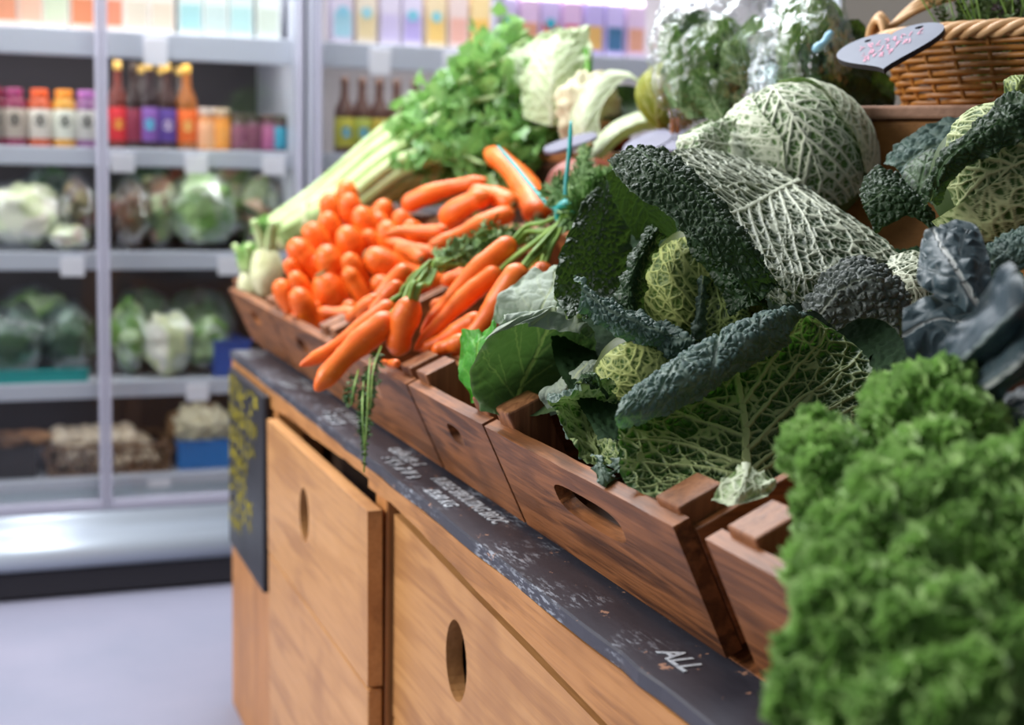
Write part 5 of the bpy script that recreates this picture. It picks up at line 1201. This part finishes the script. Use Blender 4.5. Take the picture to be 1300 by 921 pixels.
pc_ = thing('pointed_cabbage', 'yellow-green pointed cabbage under the plastic bag', 'cabbage', tuple(D(848, 160, 2.5)))
Cp = D(850, 122, 2.52)
V, F = lump(Cp, (.052, .052, .062), 15, (36, 28), .03); mk('heart', V, F, plain('pointed_heart', '8a9434', .5), pc_)
r5 = unit(-UP-RT*.2)
leaf('wrapper_leaf', headleaf(Cp, .062, r5, az_to(r5, -FW-RT*.5), 2.4, 1.2, .3), YELL, pc_, centre=Cp, res=MED, cell=.03, bump=.0008, vw=.25, sec=.025, ang=25, seed=65)
leaf('wrapper_leaf', headleaf(Cp, .065, r5, az_to(r5, -FW+RT*.8), 2.2, 1.0, .3), leafmat('pointed_green', ('5a6a26', '6d7a2c'), 'b0b860', ('5c6c26', '74802e'), 'c0c070', .4, .2), pc_, centre=Cp, res=MED, cell=.03, bump=.0008, vw=.25, sec=.025, ang=25, seed=66)
pk = thing('pale_cabbage', 'pale-leaved cabbage standing tallest behind the celery', 'cabbage', tuple(D(700, 130, 2.95)))
leaf('outer_leaf', [[(665, 150, 2.9), (700, 160, 2.84), (745, 155, 2.86)], [(660, 110, 2.92), (700, 105, 2.83), (750, 100, 2.86)], [(670, 75, 2.95), (705, 60, 2.86), (752, 60, 2.88)], [(690, 48, 2.98), (722, 32, 2.92), (748, 30, 2.92)]], leafmat('pale_ribbed', ('a8c088', 'c6d6ac'), 'e4ecd2', ('b3c894', 'cfdcb6'), 'e8efd8', .42, .3, 'b8d87a'), pk, 'under', MED, .026, .003, vw=.5, sec=.035, seed=67, ruffle=.008, rfreq=50)
leaf('outer_leaf', [[(640, 120, 3.0), (660, 110, 2.96), (690, 100, 2.96)], [(640, 80, 3.02), (668, 72, 2.97), (700, 62, 2.98)], [(668, 62, 3.04), (695, 45, 3.0), (722, 36, 3.0)]], PALE, pk, 'top', LOW, .026, .003, vw=.4, seed=68, ruffle=.008, rfreq=50)
leaf('outer_leaf', [[(740, 150, 2.84), (748, 140, 2.84), (752, 120, 2.86)], [(738, 100, 2.86), (746, 95, 2.84), (752, 90, 2.86)], [(735, 62, 2.9), (744, 60, 2.88), (752, 62, 2.9)]], SPRB, pk, 'top', LOW, .03, .001, seed=69)
V, F = lump(D(702, 118, 3.0), (.06, .06, .08), 16, (32, 24), .05); mk('heart', V, F, plain('pale_heart', 'a8bc88', .6), pk)

# squash by the shade-toned tier front with slate signs ---------------------------------------------
sq = D(735, 220, 2.62)
def squash(px, py, d, r, label, s):
    C = D(px, py, d); R = r*d/f; a = np.linspace(0, 2*np.pi, 40, endpoint=False); th = np.linspace(.02, np.pi-.02, 24)
    rr = R*(1+.07*np.cos(8*a))[None]*np.sin(th)[:, None]; V = np.stack([rr*np.cos(a), rr*np.sin(a), R*.78*np.cos(th)[:, None]*np.ones(40)], -1).reshape(-1, 3)+C
    t = thing('orange_squash', label, 'squash', (C[0], C[1], V[:, 2].min())); mk('body', V, gridf(24, 40, True), M['squash'], t)
    mk('stalk', *tube(curve([C+np.array([0, 0, R*.7]), C+np.array([.004, 0, R*.95]), C+np.array([.012, 0, R*1.1])], 6), np.linspace(.009, .006, 6), 8), M['scar'], t)
M['squash'] = speck('squash_skin_shade', '8e3410', '5e2008', 12, .5)  # orange darkened in the colour so the squash reads as shaded
squash(742, 238, 2.52, 50, 'deep orange squash darkened as in shade below the slate tag', 1)
squash(778, 177, 2.85, 22, 'small orange squash peeping out by the slate tags', 2)
M['slate_l'] = speck('slate_tag_paint', '74748a', '626276', 14, .45)
def slate(px, py, d, w, h, lab, tilt, ang=0.0):
    C = D(px, py, d); eX = unit(RT*math.cos(ang)+UP*math.sin(ang)); bk_ = unit(np.array([FW[0], FW[1], 0])); eY = unit(bk_*math.cos(tilt)+np.array([0, 0, math.sin(tilt)])); eY = unit(eY-eX*(eX @ eY)); eZ = np.cross(eX, eY)
    a = np.linspace(0, 2*np.pi, 40, endpoint=False); out = stadium(0, 0, w/2, h/2, 18, 2.6)
    t = thing('slate_tag', lab, 'sign', tuple(C)); V, F = plate(out, [], .006, C-eZ*.006, eX, eY, eZ); bevmod(fixnormals(mk('plate', V, F, M['slate_l'], t, False)), .0012)
    m = MB(); m.tube(np.array([C-eZ*.006+eY*.01, C-eZ*.03+np.array([0, 0, -.03]), C-eZ*.03+np.array([0, 0, -.12])]), .003, 6); m.build('stake', M['scar'], t)
    return t, C, eX, eY
slate(724, 180, 2.55, .10, .085, 'grey slate tag lying over the squash left of the cauliflower leaf', .22, .30)
slate(822, 180, 2.42, .085, .10, 'grey slate tag with a wooden peg below the pointed cabbage', .3, .42)
slate(862, 180, 2.36, .05, .07, 'small grey slate tag beside the pegged one', .3, .4)
t = thing('wooden_peg', 'tiny wooden peg clipped on the slate tag edge', 'peg', tuple(D(857, 168, 2.38)))
m = MB()
for s in (-1, 1): m.box(basis(RT, FW, UP, D(857, 160, 2.38)+RT*.004*s), (.006, .012, .026), .0015)
m.build('jaws', wood('peg_wood', 'b0703c', '94562a', '6a3a1a', 'Z', .6), t)
mk('spring', *tube(np.array([D(857, 160, 2.38)+RT*.009*math.cos(q)+UP*.004*math.sin(q)+FW*.001*q for q in np.linspace(0, 12, 40)]), .0012, 6), M['grey_metal'], t)

# plastic bags ------------------------------------------------------------------------------
BAGF = filmmat('crinkled_bag_film', (.95, .98, .96, 1), .0, .10, 1.0, .36)
BAGG = leafmat('bagged_leaf', ('4a6a3a', '6a8a50'), 'a4b888', ('5a7a44', '7a9860'), 'b8c8a0', .45, .2)
def crumple(C, rx, ry, rz, seed, n=(150, 110), amp=.13, crease=.07, taper=.0):
    th = np.linspace(.02, np.pi-.02, n[1]); ph = np.linspace(0, 2*np.pi, n[0], endpoint=False)
    d = np.stack([np.sin(th)[:, None]*np.cos(ph)[None], np.sin(th)[:, None]*np.sin(ph)[None], np.cos(th)[:, None]*np.ones(n[0])[None]], -1)
    r = 1+amp*fbm(d*1.7+seed, seed, 2)
    for k, fr in enumerate((2.6, 4.7, 8.5)):
        q = d*fr+seed*1.7+k+.5*vnoise(d[..., :]*fr*.7, seed+k+5)[..., None]
        r = r-crease*(.75**k)*(1-np.abs(vnoise(q, seed+k)))**4.0+crease*.4*(.75**k)
    P = d*r[..., None]
    if taper: P[..., :2] *= (1+taper*P[..., 2:3])
    X = RT*rx; Y = FW*ry; Zv = UP*rz
    W = C+P[..., 0:1]*X+P[..., 1:2]*Y+P[..., 2:3]*Zv
    return W.reshape(-1, 3), gridf(n[1], n[0], True)
C1 = D(908, 72, 2.22)
b_ = thing('produce_bag', 'big crinkled clear plastic bag of leafy greens', 'bag', tuple(C1-np.array([0, 0, .11])), 'clear produce bags')
V, F = crumple(C1, .105, .085, .118, 3, taper=.12); mk('film', V, F, BAGF, b_)
for k, (x, y, w, h, dd, mt) in enumerate(((862, 95, 44, 84, 2.18, BAGG), (900, 118, 50, 70, 2.16, BAGG), (938, 95, 52, 90, 2.19, SAVP), (885, 65, 60, 60, 2.22, BAGG), (952, 60, 50, 80, 2.21, BAGG), (852, 60, 36, 60, 2.22, BAGG), (918, 50, 60, 60, 2.24, SAVP), (900, 95, 110, 110, 2.27, SAVD), (900, 50, 130, 60, 2.28, SAVD), (925, 130, 60, 50, 2.2, SAVD), (880, 130, 40, 40, 2.2, BAGG))):
    ph = k*1.3; ca_, sa = math.cos(.5*math.sin(ph)), math.sin(.5*math.sin(ph))
    rows = [[(x+(i*w*.5)*ca_-(j*h*.5)*sa, y-(j*h*.5)*ca_-(i*w*.5)*sa, dd+.02*abs(i)-.015*(j*j)) for i in (-1+.5*abs(j), 0, 1-.5*abs(j))] for j in (-1, 0, 1)]
    leaf('bagged_leaf', rows, mt, b_, 'top', LOW, .016, .002, vw=.5, seed=70+k, ruffle=.004, rfreq=80)
# twisted neck of the bag hanging to the right
m = MB(); P = curve([D(975, 60, 2.16), D(968, 95, 2.11), D(958, 130, 2.07), D(952, 165, 2.05)], 40)
V, F = tube(P, np.interp(np.linspace(0, 1, 40), [0, .5, 1], [.026, .017, .022])*(1+.25*vnoise(np.linspace(0, 9, 40)[:, None]*np.ones((1, 3)), 5)), 28)
V = V+.006*np.stack([fbm(V*120, 3, 2), fbm(V*120, 4, 2), fbm(V*120, 5, 2)], 1); mk('twisted_neck', V, F, filmmat('bag_neck_film', (.95, .98, 1, 1), .10, .2, .8), b_)
C2 = D(1026, 62, 2.12)
b_ = thing('produce_bag', 'second clear plastic bag between the big bag and the basket', 'bag', tuple(C2-np.array([0, 0, .10])), 'clear produce bags')
V, F = crumple(C2, .064, .065, .100, 9); mk('film', V, F, BAGF, b_)
for k, (x, y, w, h, dd, mt) in enumerate(((1008, 70, 46, 84, 2.09, BAGG), (1036, 92, 52, 74, 2.08, SAVD), (1032, 40, 60, 70, 2.11, BAGG), (1008, 108, 44, 60, 2.10, BAGG), (1042, 18, 60, 50, 2.14, SAVP), (1025, 60, 100, 130, 2.16, SAVD), (1005, 25, 50, 50, 2.12, BAGG))):
    rows = [[(x+i*w*.5-j*6, y-j*h*.5, dd+.02*abs(i)-.01*(j*j)) for i in (-1+.5*abs(j), 0, 1-.5*abs(j))] for j in (-1, 0, 1)]
    leaf('bagged_leaf', rows, mt, b_, 'top', LOW, .016, .002, vw=.5, seed=80+k, ruffle=.004, rfreq=80)
m = MB(); m.tube(curve([D(1056, 40, 2.0), D(1046, 55, 2.0), D(1032, 64, 2.0)], 10), np.array([.004, .006, .007, .006, .006, .006, .007, .007, .006, .003]), 10); m.build('blue_tie', plain('blue_film_tie', '8fc0d8', .3), b_, True)

gr = thing('leafy_greens', 'dark leafy greens tucked between the clear bag and the basket', 'greens', tuple(D(1060, 140, 2.2)))
for k, (x, y, w, h, dd) in enumerate(((1062, 105, 56, 80, 2.08), (1078, 80, 60, 90, 2.1), (1050, 120, 60, 50, 2.06), (1082, 118, 70, 50, 2.09), (1040, 135, 70, 40, 2.1), (1085, 60, 60, 70, 2.12), (1108, 112, 60, 60, 2.13), (1100, 128, 70, 30, 2.11))):
    rows = [[(x+i*w*.5-j*8, y-j*h*.5, dd+.02*abs(i)-.01*(j*j)) for i in (-1+.5*abs(j), 0, 1-.5*abs(j))] for j in (-1, 0, 1)]
    leaf('leaf', rows, SAVD, gr, 'top', LOW, .016, .002, vw=.4, seed=90+k, ruffle=.004, rfreq=80)
# herbs in the basket -----------------------------------------------------------------------
M['herb'] = speck('dark_herb_leaf', '3f5a30', '6a8048', 90, .6); M['herb_d'] = speck('purple_herb_leaf', '3a2c34', '5a4450', 90, .6); M['flow_y'] = plain('yellow_herb_flower', 'c8b03a', .6); M['flow_p'] = plain('purple_herb_flower', 'b58ac0', .6)
for k, (tt, lab, mat, fm) in enumerate(((3.0, 'green herb sprigs by the wound basket handle', 'herb', None), (3.9, 'herb sprigs tipped with tiny yellow flowers', 'herb', 'flow_y'), (4.5, 'dark purple herb sprigs in the middle of the basket', 'herb_d', None), (5.2, 'herb sprigs with purple flowers above the heart', 'herb', 'flow_p'), (2.3, 'leafy herb sprigs at the back of the basket', 'herb', None), (1.2, 'dark herb sprigs deep in the basket', 'herb_d', None))):
    q = bc+d_*math.cos(tt)*A_*.55+n_*math.sin(tt)*B_*.5+np.array([0, 0, .012])
    t = thing('herb_sprigs', lab, 'herb', tuple(q), 'herbs in the wicker basket'); m = MB(); m2 = MB(); m3 = MB(); r = np.random.default_rng(k+300)
    for j in range(15):
        e = q+np.array([0, 0, .150+.06*r.random()])+d_*r.normal()*.045+n_*r.normal()*.035; P = curve([q+r.normal(size=3)*.006*np.array([1, 1, 0]), (q+e)/2+r.normal(size=3)*.008, e], 9); m.tube(P, .0012, 5)
        feather(m2, P[2], e, 110, .014, 3000+k*20+j)
        if fm:
            for z in range(5): V, F = lump(e+r.normal(size=3)*.007, (.0045,)*3, 1, (8, 6), .2); m3.add(V, F)
    m.build('stems', M['stem'], t, True); m2.build('leaves', M[mat], t)
    if fm: tag(m3.build('flowers', M[fm], t, True), kind='stuff')

# curly kale ------------------------------------------------------------------------------------
def kalemat():
    t = NT('curly_kale_leaf'); v = t.coords()
    ed = t.n('ShaderNodeAttribute', attribute_name='edge').outputs['Fac']; n = t.noise(v, 40, 4)
    c = t.ramp(n, [(.25, lin('64903c')), (.55, lin('92ba60')), (.8, lin('b8d688'))]); c = t.mix(t.math('MULTIPLY', ed, .4), c, lin('bcdc9a')); 
    mid_ = t.n('ShaderNodeAttribute', attribute_name='vein').outputs['Fac']; c = t.mix(mid_, c, lin('c3d8a0'))
    p = t.bsdf(c, .5, Normal=t.bump(t.noise(v, 200, 2), .3, .001)); tr = t.n('ShaderNodeBsdfTranslucent', {'Color': t.mix(.5, c, lin('80b850'))}).outputs[0]
    return t.done(t.n('ShaderNodeMixShader', {0: .28, 1: p, 2: tr}).outputs[0])
M['kale'] = kalemat(); M['kstem'] = speck('kale_stem', 'b4cc8c', '94b468', 30, .45)
def kale_leaf(parent, base, mid_, tip, up, W, seed, nv=230, nu=64):
    P0 = curve([base, mid_, tip], nv); T, N, B = frames(P0, up)
    v = np.linspace(0, 1, nv)[:, None]; u = np.linspace(-1, 1, nu)[None]
    w = W*(np.sin(np.pi*np.clip(v*.93+.05, 0, 1))**.55)*(.75+.25*v)
    L = np.linalg.norm(np.diff(P0, axis=0), axis=1).sum()
    au = np.abs(u); s = np.sign(u)+.2
    ph = 6.28*(v*L/.040); ph2 = 6.28*(v*L/.0135)
    nz = lambda fr, k: vnoise(np.stack([v*L*fr+0*u, u*W*fr+0*v, 0*u*v+seed+k], -1), seed+k)
    a1 = au**1.1*.55*W*(np.sin(ph*.8+s*1.7+2.2*nz(18, 1))+.5*nz(45, 2))
    a2 = sstep(.35, 1, au)*.07*W*np.sin(ph2+s*3.1+3*nz(60, 3)); a3 = sstep(.45, 1, au)*.12*W*nz(150, 4)+.06*W*nz(90, 6)
    h = a1+a2+a3-.75*W*au*au
    lat = u*w*(1-.2*au)+.14*W*au*nz(70, 7)
    along = sstep(.3, 1, au)*.12*W*nz(90, 5)
    V = P0[:, None]+B[:, None]*lat[..., None]+N[:, None]*h[..., None]+T[:, None]*along[..., None]
    # curled frill: many small cupped, lobed lappets growing out of the blade's margin
    r = np.random.default_rng(seed+4000); nt = 620
    iv = r.integers(6, nv-2, nt); q = r.random(nt)**.6; iu = np.where(r.random(nt) < .5, (1-q)*.5, .5+q*.5)*(nu-1); iu = iu.astype(int)
    c = V[iv, iu]; nn = unit(N[iv]*.9+r.normal(size=(nt, 3))*.55); t1 = unit(np.cross(nn, r.normal(size=(nt, 3)))); t2 = np.cross(nn, t1)
    R_ = .0075*(.5+1.0*r.random(nt)); kk, mm = 11, 4
    th = np.linspace(0, 2*np.pi, kk, endpoint=False); rad = np.linspace(.0, 1, mm)
    RR, TH = np.meshgrid(rad, th, indexing='ij'); ph0 = r.random(nt)*6.28
    wv = np.cos(3*TH[None]+ph0[:, None, None])*.45*RR[None]**1.5+np.cos(5*TH[None]+2*ph0[:, None, None])*.25*RR[None]**2+.5*RR[None]**2
    X = RR[None]*np.cos(TH)[None]*(1+.2*np.cos(4*TH[None]+ph0[:, None, None])); Yt = RR[None]*np.sin(TH)[None]
    TV = c[:, None, None]+R_[:, None, None, None]*(t1[:, None, None]*X[..., None]+t2[:, None, None]*Yt[..., None]+nn[:, None, None]*wv[..., None])
    tf = gridf(mm, kk, True); TF = (tf[None]+(np.arange(nt)*mm*kk)[:, None, None]).reshape(-1, 4)+nv*nu
    VV = np.concatenate([V.reshape(-1, 3), TV.reshape(-1, 3)]); FF = np.concatenate([gridf(nv, nu), TF])
    edv = np.concatenate([np.broadcast_to(sstep(.5, 1, au), (nv, nu)).ravel(), np.broadcast_to(RR[None], (nt, mm, kk)).ravel()])
    vnv = np.concatenate([np.broadcast_to(1-sstep(.02, .06, au), (nv, nu)).ravel(), np.zeros(nt*mm*kk)])
    o = mk('leaf', VV, FF, M['kale'], parent, True, {'edge': edv, 'vein': vnv})
    Vs, Fs = tube(P0[:int(nv*.9):4]-N[:int(nv*.9):4]*.002, np.linspace(.006, .0018, len(P0[:int(nv*.9):4])), 8); mk('midrib', Vs, Fs, M['kstem'], o)
    return o
gk = 'bunches of curly kale'
kd = [('curly kale bunch rising highest, next to the black kale', [((1205, 660, .99), (1160, 520, .99), (1112, 520, 1.03)), ((1225, 650, .98), (1195, 495, .99), (1165, 475, 1.04)), ((1250, 640, .98), (1228, 520, .97), (1250, 520, 1.02)), ((1190, 640, 1.03), (1150, 500, 1.04), (1130, 490, 1.09)), ((1200, 660, .96), (1180, 560, .95), (1140, 565, .99))], .036),
      ('curly kale bunch reaching left over the crate block', [((1150, 720, .94), (1060, 585, .96), (1010, 565, 1.0)), ((1150, 740, .93), (1072, 640, .94), (1020, 620, .98)), ((1160, 700, .96), (1050, 560, 1.0), (1015, 545, 1.03))], .030),
      ('curly kale bunch in the middle of the heap', [((1220, 780, .85), (1130, 640, .87), (1060, 660, .91)), ((1240, 760, .85), (1170, 612, .88), (1110, 610, .93)), ((1270, 760, .85), (1220, 610, .87), (1180, 600, .93)), ((1200, 800, .85), (1080, 690, .86), (1010, 710, .90)), ((1230, 760, .87), (1140, 600, .92), (1085, 600, .96)), ((1260, 800, .83), (1190, 690, .84), (1130, 700, .87))], .038),
      ('curly kale bunch at the right frame edge', [((1300, 760, .83), (1262, 620, .87), (1235, 600, .93)), ((1330, 740, .85), (1300, 590, .88), (1270, 580, .94)), ((1310, 830, .81), (1262, 700, .83), (1215, 690, .87)), ((1350, 800, .81), (1315, 670, .84), (1280, 660, .89))], .038),
      ('nearest curly kale bunch spilling over the front panel', [((1230, 930, .79), (1090, 790, .80), (1000, 820, .82)), ((1240, 900, .79), (1110, 740, .82), (1020, 760, .86)), ((1280, 920, .77), (1180, 770, .79), (1105, 770, .83)), ((1310, 930, .76), (1245, 790, .78), (1190, 780, .82)), ((1200, 980, .79), (1070, 870, .79), (985, 900, .80)), ((1260, 990, .75), (1140, 870, .76), (1060, 890, .79)), ((1340, 960, .75), (1300, 830, .76), (1250, 830, .79)), ((1310, 1010, .73), (1220, 890, .74), (1150, 900, .77))], .040)]
sd = 0
for lab, lv, W in kd:
    q = D(*lv[0][0]); t = thing('curly_kale', lab, 'kale', tuple(q), gk)
    for a, b, c in lv:
        sd += 1; A, Bm, Ct = D(*a), D(*b), D(*c); upv = unit(-FW*.55+np.array([0, 0, 1.])*.8-RT*.3)
        kale_leaf(t, A, Bm, Ct, upv, W*(.85+.3*((sd*7) % 5)/4), sd)
# ================================================================== light
w = bpy.data.worlds.new('world'); scene.world = w; w.use_nodes = True
bg = w.node_tree.nodes['Background']; bg.inputs[0].default_value = (.82, .88, 1.0, 1); bg.inputs[1].default_value = .17
def area(name, loc, target, sx, sy, energy, col=(1, 1, 1), spread=180):
    l = bpy.data.lights.new(name, 'AREA'); l.shape = 'RECTANGLE'; l.size = sx; l.size_y = sy; l.energy = energy; l.color = col; l.spread = math.radians(spread)
    o = bpy.data.objects.new(name, l); COL.objects.link(o); o.location = loc
    o.rotation_euler = (Vector(target)-Vector(loc)).to_track_quat('-Z', 'Y').to_euler(); return o
area('shop_window_daylight', (-2.6, 2.6, 2.6), (.8, 2.0, .9), 2.4, 1.6, 125, (1, .97, .94))
area('ceiling_panel_lamp', (.6, 3.2, 3.1), (.7, 2.6, 0), 1.2, 2.2, 92, (.95, .97, 1.0))
for x0, x1 in ((-.80, .92), (1.0, 2.95)):
    area('cooler_strip_lamp', ((x0+x1)/2, YF+.12, H+.76), ((x0+x1)/2, YF+.28, .2), x1-x0-.1, .06, 11, (1, .97, .97))
    for k in (1, 2, 3, 4):
        area('cooler_shelf_lamp', ((x0+x1)/2, YF+.13, SH[k-1]-.03), ((x0+x1)/2, YF+.30, SH[k]), x1-x0-.12, .03, (3.0, 1.5, 1.1, .5)[k-1], (1, .98, .96))
clean(None)
scene.render.engine = 'CYCLES'
scene.cycles.use_denoising = True
scene.cycles.max_bounces = 10; scene.cycles.transparent_max_bounces = 16
scene.view_settings.view_transform = 'Standard'; scene.view_settings.look = 'None'; scene.view_settings.gamma = 1; scene.view_settings.use_curve_mapping = False
scene.view_settings.exposure = .4
